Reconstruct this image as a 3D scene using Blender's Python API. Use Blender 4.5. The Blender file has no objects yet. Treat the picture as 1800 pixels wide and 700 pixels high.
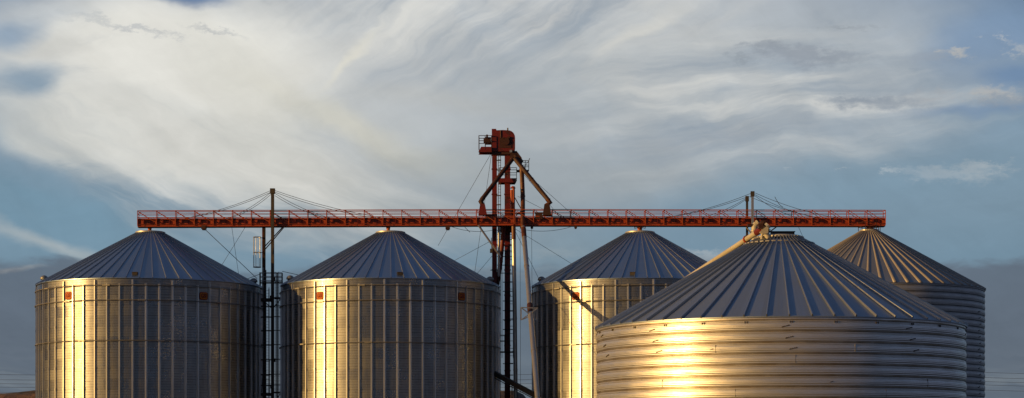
import bpy, bmesh, math, random
from mathutils import Vector, Matrix
random.seed(7)
R_ = math.radians
F = 3450.0; CX = 900.0; HY = 805.0; CAMH = 1.7
SUN_AZ = 70.0      # degrees from "towards the camera", turning left
SUN_EL = 8.0

scene = bpy.context.scene
col = scene.collection

def at(px, py, z):
    """world point seen at photo pixel px,py at depth z"""
    return Vector(((px - CX) * z / F, z, CAMH + (HY - py) * z / F))

# ------------------------------------------------------------------ mesh builder
class MB:
    def __init__(s):
        s.v = []; s.f = []
    def box(s, lo, hi):
        x0, y0, z0 = lo; x1, y1, z1 = hi
        n = len(s.v)
        s.v += [(x0,y0,z0),(x1,y0,z0),(x1,y1,z0),(x0,y1,z0),(x0,y0,z1),(x1,y0,z1),(x1,y1,z1),(x0,y1,z1)]
        s.f += [tuple(n+i for i in q) for q in ((0,3,2,1),(4,5,6,7),(0,1,5,4),(1,2,6,5),(2,3,7,6),(3,0,4,7))]
        return s
    def bar(s, a, b, w, h=None, up=(0,0,1)):
        """square bar a->b, w across, h along up"""
        h = h or w
        a = Vector(a); b = Vector(b); d = (b-a).normalized(); up = Vector(up)
        if abs(d.dot(up)) > .98: up = Vector((0,1,0))
        sx = d.cross(up).normalized(); uy = sx.cross(d).normalized()
        n = len(s.v)
        for p in (a, b):
            for (i, j) in ((-1,-1),(1,-1),(1,1),(-1,1)):
                s.v.append(tuple(p + sx*(i*w/2) + uy*(j*h/2)))
        s.f += [tuple(n+i for i in q) for q in ((3,2,1,0),(4,5,6,7),(0,1,5,4),(1,2,6,5),(2,3,7,6),(3,0,4,7))]
        return s
    def tube(s, pts, r, n=8, cap=True):
        pts = [Vector(p) for p in pts]
        rr = r if isinstance(r, (list, tuple)) else [r]*len(pts)
        base = len(s.v); prev = None
        for i, p in enumerate(pts):
            if i == 0: d = pts[1]-pts[0]
            elif i == len(pts)-1: d = pts[-1]-pts[-2]
            else: d = (pts[i+1]-p).normalized() + (p-pts[i-1]).normalized()
            d.normalize()
            if prev is None:
                prev = Vector((0,1,0)) if abs(d.y) < .9 else Vector((1,0,0))
            sx = (prev - d*prev.dot(d)).normalized(); prev = sx
            sy = d.cross(sx)
            for k in range(n):
                a = 2*math.pi*k/n
                s.v.append(tuple(p + sx*(math.cos(a)*rr[i]) + sy*(math.sin(a)*rr[i])))
        for i in range(len(pts)-1):
            for k in range(n):
                a = base+i*n+k; b = base+i*n+(k+1) % n
                s.f.append((a, b, b+n, a+n))
        if cap:
            s.f.append(tuple(base+k for k in range(n))[::-1])
            s.f.append(tuple(base+(len(pts)-1)*n+k for k in range(n)))
        return s
    def ring(s, R, z, r, seg=112, n=6, a0=0, a1=2*math.pi, c=(0,0)):
        base = len(s.v); closed = abs(a1-a0) > 6.28
        m = seg if closed else seg+1
        for i in range(m):
            t = a0+(a1-a0)*i/seg
            for k in range(n):
                p = 2*math.pi*k/n
                rad = R+r*math.cos(p)
                s.v.append((c[0]+rad*math.cos(t), c[1]+rad*math.sin(t), z+r*math.sin(p)))
        for i in range(seg):
            j = (i+1) % m
            for k in range(n):
                k2 = (k+1) % n
                s.f.append((base+i*n+k, base+j*n+k, base+j*n+k2, base+i*n+k2))
        return s
    def lathe(s, prof, seg=96, c=(0,0), jitter=0):
        """prof: list of (r,z)"""
        base = len(s.v); m = len(prof)
        for i in range(seg):
            t = 2*math.pi*i/seg
            for (r, z) in prof:
                s.v.append((c[0]+r*math.cos(t), c[1]+r*math.sin(t), z))
        for i in range(seg):
            j = (i+1) % seg
            for k in range(m-1):
                s.f.append((base+i*m+k, base+j*m+k, base+j*m+k+1, base+i*m+k+1))
        return s
    def prism(s, outline, y0, y1):
        """outline in x,z extruded along y"""
        n = len(s.v); m = len(outline)
        s.v += [(x, y0, z) for x, z in outline] + [(x, y1, z) for x, z in outline]
        s.f.append(tuple(range(n, n+m))); s.f.append(tuple(range(n+m, n+2*m))[::-1])
        for i in range(m):
            j = (i+1) % m
            s.f.append((n+j, n+i, n+m+i, n+m+j))
        return s
    def mesh(s, name, mat, smooth=False):
        me = bpy.data.meshes.new(name)
        me.from_pydata([tuple(v) for v in s.v], [], s.f); me.validate(); me.update()
        bm = bmesh.new(); bm.from_mesh(me); bmesh.ops.recalc_face_normals(bm, faces=bm.faces); bm.to_mesh(me); bm.free()
        if mat: me.materials.append(mat)
        if smooth:
            me.polygons.foreach_set('use_smooth', [True]*len(me.polygons))
        return me
    def build(s, name, mat, parent=None, smooth=False, loc=None):
        o = bpy.data.objects.new(name, s.mesh(name, mat, smooth)); col.objects.link(o)
        if parent: 
            o.parent = parent
        if loc is not None: o.location = loc
        return o

def smooth_by_angle(o, deg=35):
    me = o.data
    bm = bmesh.new(); bm.from_mesh(me)
    for e in bm.edges:
        e.smooth = not (len(e.link_faces) == 2 and e.calc_face_angle(0) > R_(deg))
    bm.to_mesh(me); bm.free()
    me.polygons.foreach_set('use_smooth', [True]*len(me.polygons))

def thing(name, label, cat, loc=(0,0,0), group=None):
    o = bpy.data.objects.new(name, None); col.objects.link(o); o.empty_display_size = .3
    o.location = loc; o['label'] = label; o['category'] = cat
    if group: o['group'] = group
    return o
def tag(o, label, cat, group=None):
    o['label'] = label; o['category'] = cat
    if group: o['group'] = group
    return o
def part_world(mb, name, mat, root, smooth=False):
    """mesh given in world coordinates, child of root (unrotated empty)"""
    o = mb.build(name, mat, root, smooth)
    # shift verts into the local space
    L = root.location
    off = Vector((L.x, L.y, L.z)); par = root.parent
    while par: off += par.location; par = par.parent
    for v in o.data.vertices: v.co -= off
    return o

# ------------------------------------------------------------------ materials
class NT:
    def __init__(s, tree): s.t = tree; s.n = tree.nodes; s.l = tree.links
    def put(s, sock, v):
        if isinstance(v, bpy.types.NodeSocket): s.l.new(v, sock)
        elif isinstance(v, bpy.types.Node): s.l.new(v.outputs[0], sock)
        elif v is not None:
            try: sock.default_value = v
            except Exception: sock.default_value = tuple(v)+(1,)
    def m(s, op, a, b=None, c=None, clamp=False):
        n = s.n.new('ShaderNodeMath'); n.operation = op; n.use_clamp = clamp
        s.put(n.inputs[0], a)
        if b is not None: s.put(n.inputs[1], b)
        if c is not None: s.put(n.inputs[2], c)
        return n.outputs[0]
    def noise(s, vec, scale, detail=4, rough=.55, lac=2.0, dist=0, out=0):
        n = s.n.new('ShaderNodeTexNoise'); s.put(n.inputs['Vector'], vec)
        n.inputs['Scale'].default_value = scale; n.inputs['Detail'].default_value = detail
        n.inputs['Roughness'].default_value = rough; n.inputs['Lacunarity'].default_value = lac
        n.inputs['Distortion'].default_value = dist
        return n.outputs[out]
    def rng(s, v, a, b, c=0., d=1., kind='LINEAR'):
        n = s.n.new('ShaderNodeMapRange'); n.interpolation_type = kind
        s.put(n.inputs['Value'], v)
        for k, x in zip(('From Min','From Max','To Min','To Max'), (a, b, c, d)): s.put(n.inputs[k], x)
        return n.outputs[0]
    def mix(s, f, a, b, blend='MIX'):
        n = s.n.new('ShaderNodeMix'); n.data_type = 'RGBA'; n.blend_type = blend
        s.put(n.inputs['Factor'], f)
        A = [i for i in n.inputs if i.name == 'A' and i.type == 'RGBA'][0]
        B = [i for i in n.inputs if i.name == 'B' and i.type == 'RGBA'][0]
        s.put(A, (*a, 1) if isinstance(a, (tuple, list)) and len(a) == 3 else a)
        s.put(B, (*b, 1) if isinstance(b, (tuple, list)) and len(b) == 3 else b)
        return [o for o in n.outputs if o.type == 'RGBA'][0]
    def comb(s, x, y, z):
        n = s.n.new('ShaderNodeCombineXYZ')
        for i, v in enumerate((x, y, z)): s.put(n.inputs[i], v)
        return n.outputs[0]
    def sep(s, v):
        n = s.n.new('ShaderNodeSeparateXYZ'); s.put(n.inputs[0], v); return n.outputs
    def vmul(s, v, k):
        n = s.n.new('ShaderNodeVectorMath'); n.operation = 'MULTIPLY'; s.put(n.inputs[0], v); n.inputs[1].default_value = k
        return n.outputs[0]

def new_mat(name):
    m = bpy.data.materials.new(name); m.use_nodes = True
    nt = NT(m.node_tree); b = m.node_tree.nodes['Principled BSDF']
    tc = nt.n.new('ShaderNodeTexCoord')
    return m, nt, b, tc

def bump(nt, b, height, strength, dist):
    n = nt.n.new('ShaderNodeBump'); n.inputs['Strength'].default_value = strength; n.inputs['Distance'].default_value = dist
    nt.put(n.inputs['Height'], height); nt.l.new(n.outputs[0], b.inputs['Normal'])

def paint_mat(name, c1, c2, rough=.5, metallic=0., scale=1.2, rust=None, rust_at=.62, bumpd=.004):
    m, nt, b, tc = new_mat(name)
    ob = tc.outputs['Object']
    n1 = nt.noise(ob, scale, 5, .6)
    c = nt.mix(nt.rng(n1, .35, .65), c1, c2)
    if rust:
        n2 = nt.noise(ob, scale*2.3, 6, .7)
        f = nt.rng(n2, rust_at-.06, rust_at+.05, 0, .9, 'SMOOTHSTEP')
        c = nt.mix(f, c, rust)
    nt.put(b.inputs['Base Color'], c)
    b.inputs['Metallic'].default_value = metallic
    nt.put(b.inputs['Roughness'], nt.rng(n1, .3, .7, rough-.06, rough+.1))
    bump(nt, b, nt.noise(ob, scale*6, 3), .5, bumpd)
    return m

def galv_wall(name, R, N, sheet_h=1.12, base=(.42,.435,.455), dirt=(.20,.195,.19), rough=.24, metallic=.98):
    """narrow corrugated galvanised sheets; every sheet has its own age"""
    m, nt, b, tc = new_mat(name)
    x, y, z = nt.sep(tc.outputs['Object'])
    ang = nt.m('ARCTAN2', y, x)
    row = nt.m('FLOOR', nt.m('DIVIDE', z, sheet_h))
    colm = nt.m('FLOOR', nt.m('ADD', nt.m('MULTIPLY', ang, N/(2*math.pi)*1.0/2), nt.m('MULTIPLY', nt.m('MODULO', row, 2), .5)))
    wn = nt.n.new('ShaderNodeTexWhiteNoise'); wn.noise_dimensions = '3D'
    nt.put(wn.inputs['Vector'], nt.comb(colm, row, nt.m('FLOOR', nt.sep(nt.n.new('ShaderNodeObjectInfo').outputs['Location'])[0])))
    sheet = wn.outputs['Value']
    # horizontal age bands, vertical streaks of run-off
    oi = nt.n.new('ShaderNodeObjectInfo')
    va = nt.n.new('ShaderNodeVectorMath'); va.operation = 'ADD'; nt.put(va.inputs[0], tc.outputs['Object']); nt.put(va.inputs[1], oi.outputs['Location'])
    class _T: outputs = {'Object': va.outputs[0]}
    tc = _T
    big = nt.noise(nt.vmul(tc.outputs['Object'], (.5,.5,.16)), 1.0, 4, .6)
    streak = nt.noise(nt.vmul(tc.outputs['Object'], (5,5,.25)), 1.0, 3, .6)
    fine = nt.noise(nt.vmul(tc.outputs['Object'], (1.4,1.4,9)), 1.0, 3, .6)
    f = nt.m('ADD', nt.m('MULTIPLY', big, .55), nt.m('ADD', nt.m('MULTIPLY', streak, .3), nt.m('MULTIPLY', fine, .25)))
    c = nt.mix(nt.rng(f, .43, .72, 0, .75), base, dirt)
    c = nt.mix(nt.rng(sheet, 0, 1, 0, .4), c, tuple(k*.62 for k in base))
    corr = nt.m('SINE', nt.m('MULTIPLY', z, 2*math.pi/.102))
    # dark lines painted in for the corrugations + horizontal lap joints
    lap = nt.m('LESS_THAN', nt.m('FRACT', nt.m('DIVIDE', z, sheet_h)), .05)
    vline = nt.m('LESS_THAN', nt.m('FRACT', nt.m('DIVIDE', z, sheet_h/4)), .28)
    c = nt.mix(nt.m('MULTIPLY', lap, .45), c, (.12,.11,.10))
    c = nt.mix(nt.m('MULTIPLY', vline, nt.rng(fine, .35, .65, .15, .6)), c, (.14,.125,.11))
    nt.put(b.inputs['Base Color'], c)
    b.inputs['Metallic'].default_value = metallic
    nt.put(b.inputs['Roughness'], nt.m('ADD', nt.rng(f, .4, .7, rough-.05, rough+.12), nt.m('MULTIPLY', sheet, .12)))
    h = nt.m('ADD', nt.m('MULTIPLY', corr, .0045), nt.m('MULTIPLY', nt.noise(tc.outputs['Object'], .6, 2), .009))
    bump(nt, b, h, 1., 1.)
    return m

def galv(name, base=(.5,.5,.5), dirt=(.3,.28,.26), rough=.4, metallic=.85, s=(1,1,1), bumpd=.006, amount=.7):
    m, nt, b, tc = new_mat(name)
    ob = nt.vmul(tc.outputs['Object'], s)
    n1 = nt.noise(ob, .7, 5, .62); n2 = nt.noise(ob, 4.5, 4, .6)
    f = nt.m('ADD', nt.m('MULTIPLY', n1, .6), nt.m('MULTIPLY', n2, .4))
    nt.put(b.inputs['Base Color'], nt.mix(nt.rng(f, .4, .66, 0, amount), base, dirt))
    b.inputs['Metallic'].default_value = metallic
    nt.put(b.inputs['Roughness'], nt.rng(f, .35, .65, rough-.06, rough+.1))
    bump(nt, b, nt.noise(ob, 1.6, 3), .4, bumpd)
    return m

def roof_mat(name, N, base, dirt, rough, metallic, amount=.6):
    """roof sheets: every panel between two ribs has its own tint"""
    m, nt, b, tc = new_mat(name)
    x, y, z = nt.sep(tc.outputs['Object'])
    ang = nt.m('ARCTAN2', y, x)
    pan = nt.m('FLOOR', nt.m('MULTIPLY', ang, N/(2*math.pi)))
    wn = nt.n.new('ShaderNodeTexWhiteNoise'); wn.noise_dimensions = '1D'; nt.put(wn.inputs['W'], pan)
    rad = nt.m('SQRT', nt.m('ADD', nt.m('MULTIPLY', x, x), nt.m('MULTIPLY', y, y)))
    streak = nt.noise(nt.comb(nt.m('MULTIPLY', ang, 60), nt.m('MULTIPLY', rad, .18), 0), 1.0, 4, .6)
    big = nt.noise(tc.outputs['Object'], .35, 4, .6)
    f = nt.m('ADD', nt.m('MULTIPLY', streak, .5), nt.m('MULTIPLY', big, .5))
    c = nt.mix(nt.rng(f, .4, .65, 0, amount), base, dirt)
    c = nt.mix(nt.rng(wn.outputs['Value'], 0, 1, 0, .22), c, tuple(k*.55 for k in base))
    nt.put(b.inputs['Base Color'], c)
    b.inputs['Metallic'].default_value = metallic
    nt.put(b.inputs['Roughness'], nt.rng(f, .35, .7, rough-.05, rough+.1))
    # fine cross corrugation of the roof sheets
    cr = nt.m('SINE', nt.m('MULTIPLY', rad, 2*math.pi/.16))
    h = nt.m('ADD', nt.m('MULTIPLY', cr, .12), nt.noise(tc.outputs['Object'], .9, 2))
    bump(nt, b, h, .35, .025)
    return m

M = {}
M['wall_a'] = galv_wall('galvanised_sheet_narrow', 12.4, 56)
M['stiff'] = galv('galvanised_stiffener', (.6,.61,.62), (.42,.42,.41), .36, .85, (1,1,.3))
M['windring'] = galv('galvanised_pipe', (.30,.29,.28), (.20,.19,.18), .45, .6)
M['roof_a'] = roof_mat('galvanised_roof', 56, (.32,.40,.50), (.29,.35,.42), .33, .9, .5)
M['rib_a'] = galv('galvanised_rib', (.44,.48,.54), (.36,.39,.44), .36, .88)
M['wall_b'] = galv('weathered_wide_corrugation', (.78,.78,.80), (.60,.58,.58), .37, .84, (1.0,1.0,5), .01, .75)
M['wall_c'] = galv('dull_wide_corrugation', (.52,.53,.56), (.38,.38,.40), .45, .75, (1,1,3), .01, .7)
M['roof_b'] = roof_mat('aged_roof', 56, (.31,.37,.46), (.28,.32,.38), .38, .76, .5)
M['roof_c'] = roof_mat('dusty_roof', 56, (.29,.31,.34), (.24,.245,.26), .45, .7, .7)
M['rib_c'] = galv('dusty_rib', (.36,.33,.31), (.27,.24,.22), .6, .35)
M['collar'] = galv('zinc_collar', (.62,.60,.55), (.45,.42,.37), .4, .6)
M['dark_steel'] = paint_mat('dark_weathered_steel', (.045,.04,.038), (.075,.06,.05), .6, .3, 1.5)
M['grey_steel'] = galv('grey_galvanised_steel', (.34,.35,.36), (.22,.21,.2), .45, .7)
M['red'] = paint_mat('oxide_red_paint', (.42,.068,.014), (.34,.050,.012), .5, 0, .8, (.12,.025,.012), .6)
M['red_rail'] = paint_mat('red_rail_paint', (.46,.095,.02), (.40,.07,.016), .45, 0, 1.4, (.14,.05,.035), .62)
M['red_dark'] = paint_mat('dark_red_leg_paint', (.15,.009,.008), (.11,.008,.007), .5, 0, .5, (.04,.010,.008), .58)
M['rust_pipe'] = paint_mat('rusty_orange_pipe', (.15,.046,.015), (.10,.028,.010), .5, .1, .9, (.06,.02,.01), .5)
M['dark_rust'] = paint_mat('dark_rusty_pipe', (.055,.016,.010), (.035,.012,.009), .6, .1, .9, (.12,.03,.012), .66)
M['cream'] = paint_mat('cream_painted_pipe', (.50,.46,.38), (.40,.36,.29), .4, 0, .8, (.32,.17,.08), .7)
M['pipe'] = galv('dull_zinc_pipe', (.52,.50,.47), (.36,.31,.26), .36, .75, (1,1,.3))
M['cable'] = paint_mat('steel_cable', (.06,.058,.055), (.09,.08,.075), .5, .6, 3)
M['concrete'] = paint_mat('concrete', (.32,.30,.27), (.24,.22,.2), .85, 0, .5)
M['orange_sign'] = paint_mat('orange_sign_enamel', (.6,.17,.015), (.52,.14,.012), .7, 0, 2)
M['red_sign'] = paint_mat('red_sign_enamel', (.25,.015,.006), (.2,.012,.006), .7, 0, 2)
M['wood'] = paint_mat('weathered_wood', (.12,.085,.06), (.08,.06,.045), .8, 0, 2)

# ground, gravel and dry grass
m, nt, b, tc = new_mat('dry_gravel_ground')
n1 = nt.noise(tc.outputs['Object'], .02, 6, .6); n2 = nt.noise(tc.outputs['Object'], 1.2, 5, .65)
c = nt.mix(nt.rng(n1, .4, .6), (.036,.042,.040), (.030,.036,.030)); c = nt.mix(nt.rng(n2, .4, .7, 0, .5), c, (.05,.052,.052))
nt.put(b.inputs['Base Color'], c); b.inputs['Roughness'].default_value = .95; b.inputs['Specular IOR Level'].default_value = .1; bump(nt, b, n2, .6, .05); M['ground'] = m
m, nt, b, tc = new_mat('rocky_hill')
n1 = nt.noise(nt.vmul(tc.outputs['Object'], (1,1,3)), .012, 7, .68)
c = nt.mix(nt.rng(n1, .38, .62), (.16,.085,.06), (.07,.052,.045))
nt.put(b.inputs['Base Color'], c); b.inputs['Roughness'].default_value = .95
bump(nt, b, n1, .9, 14.0); M['hill'] = m

# ------------------------------------------------------------------ setting
g = MB(); G = 9000; NG = 24
for i in range(NG+1):
    for j in range(NG+1):
        g.v.append((-G+2*G*i/NG, -G+2*G*j/NG, 0))
for i in range(NG):
    for j in range(NG):
        a = i*(NG+1)+j; g.f.append((a, a+NG+1, a+NG+2, a+1))
o = g.build('ground', M['ground']); o['kind'] = 'structure'

# mesa ridge far behind: real terrain grid
prof = [(-400,.0),(-300,.5),(-120,.62),(0,.80),(14,.86),(24,.98),(40,1.02),(66,1.03),(140,1.1),(260,1.0),(330,.9),(430,.97),(465,.98),(480,1.0),(497,.97),(600,.92),(700,.95),(800,1.02),(860,1.06),(905,1.06),(922,1.0),(931,.82),(950,.6),(1050,.45),(1300,.4),(1720,.42),(1780,.38),(1900,.5),(2200,.4)]
def prof_at(px):
    for (a, ha), (b_, hb) in zip(prof, prof[1:]):
        if a <= px <= b_: return ha+(hb-ha)*(px-a)/(b_-a)
    return .3
from mathutils import noise as mn
hm = MB(); D0, D1 = 2500, 3700; NX, NY = 420, 22
for i in range(NX+1):
    px = -400+2600*i/NX
    for j in range(NY+1):
        d = D0+(D1-D0)*j/NY
        t = j/NY
        ramp = min(1, max(0, (t-.05)/.22)); ramp = ramp*ramp*(3-2*ramp)
        back = min(1, max(0, (1-t)/.3))
        h = prof_at(px)*(2850*(HY-694)/F+CAMH)*1.0
        X = (px-CX)*3000/F
        rough = mn.fractal(Vector((X*.012, d*.012, 1.3)), .9, 2.1, 5)*4*ramp
        gully = mn.fractal(Vector((X*.03, d*.004, 5)), .8, 2.2, 4)*5*ramp*(1-ramp)*4
        hm.v.append((X, d, max(-2, h*ramp*back + rough*back + gully)-1.0))
for i in range(NX):
    for j in range(NY):
        a = i*(NY+1)+j; hm.f.append((a, a+NY+1, a+NY+2, a+1))
o = hm.build('hills', M['hill'], smooth=True); o['kind'] = 'structure'

# ------------------------------------------------------------------ grain bins
def rot_copies(proto, n, step, start=0):
    """proto is the copy at angle 0"""
    for k in range(1, n):
        c = proto.copy(); col.objects.link(c); c.parent = proto.parent
        c.rotation_euler = (0, 0, step*k)
        c['_'] = 1; del c['_']
    return

def text_mesh(body, size, mat, name):
    cu = bpy.data.curves.new(name, 'FONT'); cu.body = body; cu.size = size; cu.extrude = .012
    cu.align_x = 'CENTER'; cu.align_y = 'CENTER'; cu.offset = .02
    t = bpy.data.objects.new(name, cu); col.objects.link(t)
    bpy.context.view_layer.update()
    me = bpy.data.meshes.new_from_object(t.evaluated_get(bpy.context.evaluated_depsgraph_get()))
    bpy.data.objects.remove(t)
    me.materials.clear(); me.materials.append(mat)
    return me

def emblem(root, ang, R, z):
    """GSI plate; ang measured from -y (camera) towards +x, degrees"""
    w, h = 1.0, .84
    mb = MB(); out = []
    for (cx_, cz_, a0) in ((w/2-.22, h/2-.22, 0), (-w/2+.22, h/2-.22, 90), (-w/2+.22, -h/2+.22, 180), (w/2-.22, -h/2+.22, 270)):
        for k in range(5):
            a = R_(a0+k*22.5); out.append((cx_+.22*math.cos(a), cz_+.22*math.sin(a)))
    mb.prism(out, 0, .03)
    e = mb.build('emblem', M['red_sign'], root)
    a = R_(ang); e.location = ((R+.06)*math.sin(a), -(R+.06)*math.cos(a), z); e.rotation_euler = (0, 0, a)
    mb = MB(); out2 = [(x*.86, zz*.84) for x, zz in out]; mb.prism(out2, -.012, .004)
    f = mb.build('sign_face', M['orange_sign'], e)
    tm = text_mesh('GSI', .58, M['red_sign'], 'lettering')
    for v in tm.vertices: v.co = Vector((v.co.x*.80, -v.co.z-.014, v.co.y*1.0))
    t = bpy.data.objects.new('lettering', tm); col.objects.link(t); t.parent = e
    return e

def mushroom_vent(root, ang, R, H, slope, kind='hood', rad_in=.75):
    a = R_(ang); r = R-rad_in
    zc = H+.1+rad_in*slope
    mb = MB()
    if kind == 'hood':
        prof_ = [(.30,-.25),(.30,.12),(.42,.10),(.44,.22),(.38,.38),(.24,.50),(.10,.55),(.001,.56)]
        mb.lathe([(q*1.0, z) for q, z in prof_], 20)
        o = mb.build('roof_vent', M['grey_steel'], root, smooth=True)
    else:
        mb.box((-.27,-.26,-.2),(.27,.22,.12)); mb.box((-.31,-.30,.12),(.31,.26,.16))
        o = mb.build('roof_vent', M['dark_steel'], root)
    o.location = (r*math.sin(a), -r*math.cos(a), zc); o.rotation_euler = (0, 0, a)
    return o

def roof(root, R, H, slope, N, mat, ribmat, over=.14, rtop=1.45, ribw=.06, ribh=.105, rot=0, round_rib=False):
    r0 = R+over; z0 = H-over*slope+.10; rise = (r0-rtop)*slope
    mb = MB()
    # faceted panels, each with its two slightly upturned edges
    sub = 4
    for k in range(N*sub):
        a = 2*math.pi*k/(N*sub)+rot
        for i in range(7):
            t = i/6; r = r0+(rtop-r0)*t
            mb.v.append((r*math.cos(a), r*math.sin(a), z0+rise*t))
    n = N*sub
    for k in range(n):
        j = (k+1) % n
        for i in range(6):
            mb.f.append((k*7+i, j*7+i, j*7+i+1, k*7+i+1))
    b0 = len(mb.v)
    # folded eave lip
    for k in range(n):
        a = 2*math.pi*k/n+rot
        mb.v.append((r0*math.cos(a), r0*math.sin(a), z0-.07)); mb.v.append(((r0-.2)*math.cos(a), (r0-.2)*math.sin(a), z0-.07))
    for k in range(n):
        j = (k+1) % n
        mb.f.append((k*7, b0+2*k, b0+2*j, j*7)); mb.f.append((b0+2*k, b0+2*k+1, b0+2*j+1, b0+2*j))
    rf = mb.build('roof', mat, root, smooth=True); smooth_by_angle(rf, 40)
    # one rib, then copies
    mb = MB()
    p0 = Vector((r0+.03, 0, z0)); p1 = Vector((rtop+.02, 0, z0+rise))
    nrm = Vector((slope, 0, 1)).normalized()
    if round_rib: prof_ = [(-ribw,-.02),(-ribw*.8,ribh*.45),(-ribw*.4,ribh*.85),(0,ribh),(ribw*.4,ribh*.85),(ribw*.8,ribh*.45),(ribw,-.02)]
    else: prof_ = [(-ribw*.62,-.02),(-ribw*.5,ribh*.9),(-ribw*.3,ribh),(ribw*.3,ribh),(ribw*.5,ribh*.9),(ribw*.62,-.02)]
    m_ = len(prof_)
    segs = 8
    for i in range(segs+1):
        t = i/segs
        p = p0.lerp(p1, t); k = 1-.45*t if not round_rib else 1-.78*t
        for (w, h) in prof_:
            q = p+Vector((0, w*k, 0))+nrm*(h*(1-.3*t)); mb.v.append(tuple(q))
    for i in range(segs):
        for j in range(m_-1):
            a = i*m_+j; mb.f.append((a, a+1, a+m_+1, a+m_))
    mb.f.append(tuple(range(m_)))
    rb = mb.build('roof_rib', ribmat, rf, smooth=round_rib)
    rb.rotation_euler = (0, 0, rot)
    for k in range(1, N):
        c = rb.copy(); col.objects.link(c); c.parent = rf; c.rotation_euler = (0, 0, rot+2*math.pi*k/N)
    ztop = z0+rise
    # peak collar + cap
    mb = MB(); mb.lathe([(rtop+.12,ztop-.06),(rtop+.14,ztop+.12),(rtop+.02,ztop+.16),(rtop-.12,ztop+.12),(rtop-.12,ztop-.2)], 56)
    mb.build('peak_collar', M['collar'], root)
    mb = MB(); mb.lathe([(rtop-.02,ztop+.10),(rtop*.6,ztop+.16),(.45,ztop+.20),(.42,ztop+.28),(.001,ztop+.29)], 40)
    mb.build('peak_cap', M['roof_a'], root, smooth=True)
    return ztop

def bin_stiffened(px, z, half, eave_px, rings_px, peak_px, label, emblems, vents, phase=0.):
    R = half*z/F
    zf = z-R
    H = CAMH+(HY-eave_px)*zf/F
    X = (px-CX)*z/F
    rtop = 24*z/F
    zt = CAMH+(HY-peak_px)*z/F
    slope = (zt-H-.05)/(R-rtop)
    root = thing('grain_bin', label, 'grain bin', (X, z, 0), 'steel grain bins')
    mb = MB(); mb.lathe([(R,.3),(R,H/4),(R,H/2),(R,H*.75),(R,H)], 168); mb.build('wall', M['wall_a'], root, smooth=True)
    mb = MB(); mb.lathe([(R-.3,0),(R+.45,0),(R+.45,.28),(R-.3,.30)], 112); mb.build('foundation', M['concrete'], root)
    # stiffeners
    N = 56
    los = math.atan2(X, z)
    for kind in (0, 1):
        top = H-.16 if kind == 0 else H-.62
        mb = MB()
        w, d = .095, .16
        sec = [(0,-w*1.5),(.012,-w*1.5),(.012,-w*.7),(d,-w*.55),(d,w*.55),(.012,w*.7),(.012,w*1.5),(0,w*1.5)]
        n0 = 0
        for zz in (.3, top):
            for (a, b_) in sec: mb.v.append((R+a, b_, zz))
        m_ = len(sec)
        for j in range(m_):
            k = (j+1) % m_; mb.f.append((j, k, m_+k, m_+j))
        mb.f.append(tuple(range(m_))); mb.f.append(tuple(range(m_, 2*m_)))
        # splice bolts / joints along the stiffener
        zz = 2.2
        while zz < top-.4:
            mb.box((R+d-.004,-w*.62,zz),(R+d+.018,w*.62,zz+.30)); zz += 2.24
        st = mb.mesh('stiffener', M['stiff'])
        for k in range(N):
            if (k % 3 == 0) == (kind == 0):
                o = bpy.data.objects.new('stiffener', st); col.objects.link(o); o.parent = root
                o.rotation_euler = (0, 0, 2*math.pi*(k+phase)/N)
    for ry in rings_px:
        mb = MB(); mb.ring(R+.19, CAMH+(HY-ry)*(zf-.2)/F, .052, 168, 6)
        # coupling lugs
        for q in range(9):
            a = 2*math.pi*(q+.37+ry*.13)/9
            zz = CAMH+(HY-ry)*(zf-.2)/F
            p = Vector(((R+.19)*math.cos(a), (R+.19)*math.sin(a), zz)); tdir = Vector((-math.sin(a), math.cos(a), 0))
            mb.bar(p-tdir*.42, p+tdir*.42, .15, .13)
        mb.build('wind_ring', M['windring'], root, smooth=False)
    zt = roof(root, R, H, slope, 56, M['roof_a'], M['rib_a'], rtop=rtop, rot=2*math.pi*(phase+.5)/56)
    for a in emblems:
        # snap to the middle of a bay
        th = a-90
        k = round((th/360*N)-phase-.5)
        a2 = (k+.5+phase)/N*360+90
        emblem(root, a2, R, CAMH+(HY-(rings_px[0]+rings_px[1])/2-3)*(zf)/F)
    for (a, kind) in vents: mushroom_vent(root, a, R, H, slope, kind)
    return root, R, H, slope, zt

los1 = math.degrees(math.atan2((262-CX), F)); los2 = math.degrees(math.atan2((685-CX), F)); los3 = math.degrees(math.atan2((1125-CX), F))
# screen angle a_s on the bin -> world angle = a_s - los
def wa(los, s): return s-los
B1 = bin_stiffened(264.4, 221, 194.0, 488.5, [500.8,527.2,598.2,900], 411,
    'ribbed steel bin farthest left, under the left end of the red catwalk',
    [wa(los1,-46), wa(los1,30), wa(los1,106), wa(los1,180)], [(wa(los1,-82),'hood'),(wa(los1,78),'hood'),(wa(los1,-8),'box'),(wa(los1,170),'box')], .3)
B2 = bin_stiffened(686.4, 222.3, 190.1, 488.5, [500.8,527.2,601.5,900], 411,
    'ribbed steel bin between the thin dark mast and the elevator tower',
    [wa(los2,-40), wa(los2,37.5), wa(los2,110), wa(los2,180)], [(wa(los2,-76),'hood'),(wa(los2,76),'hood'),(wa(los2,5),'box'),(wa(los2,170),'box')], .1)
B3 = bin_stiffened(1125, 223.5, 188, 488.5, [500.8,527.2,603,900], 411,
    'ribbed steel bin right of the elevator tower with a pipe shadow on its wall',
    [wa(los3,-36), wa(los3,41), wa(los3,115), wa(los3,180)], [(wa(los3,-76),'hood'),(wa(los3,80),'hood'),(wa(los3,-4),'box'),(wa(los3,170),'box')], .5)

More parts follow.
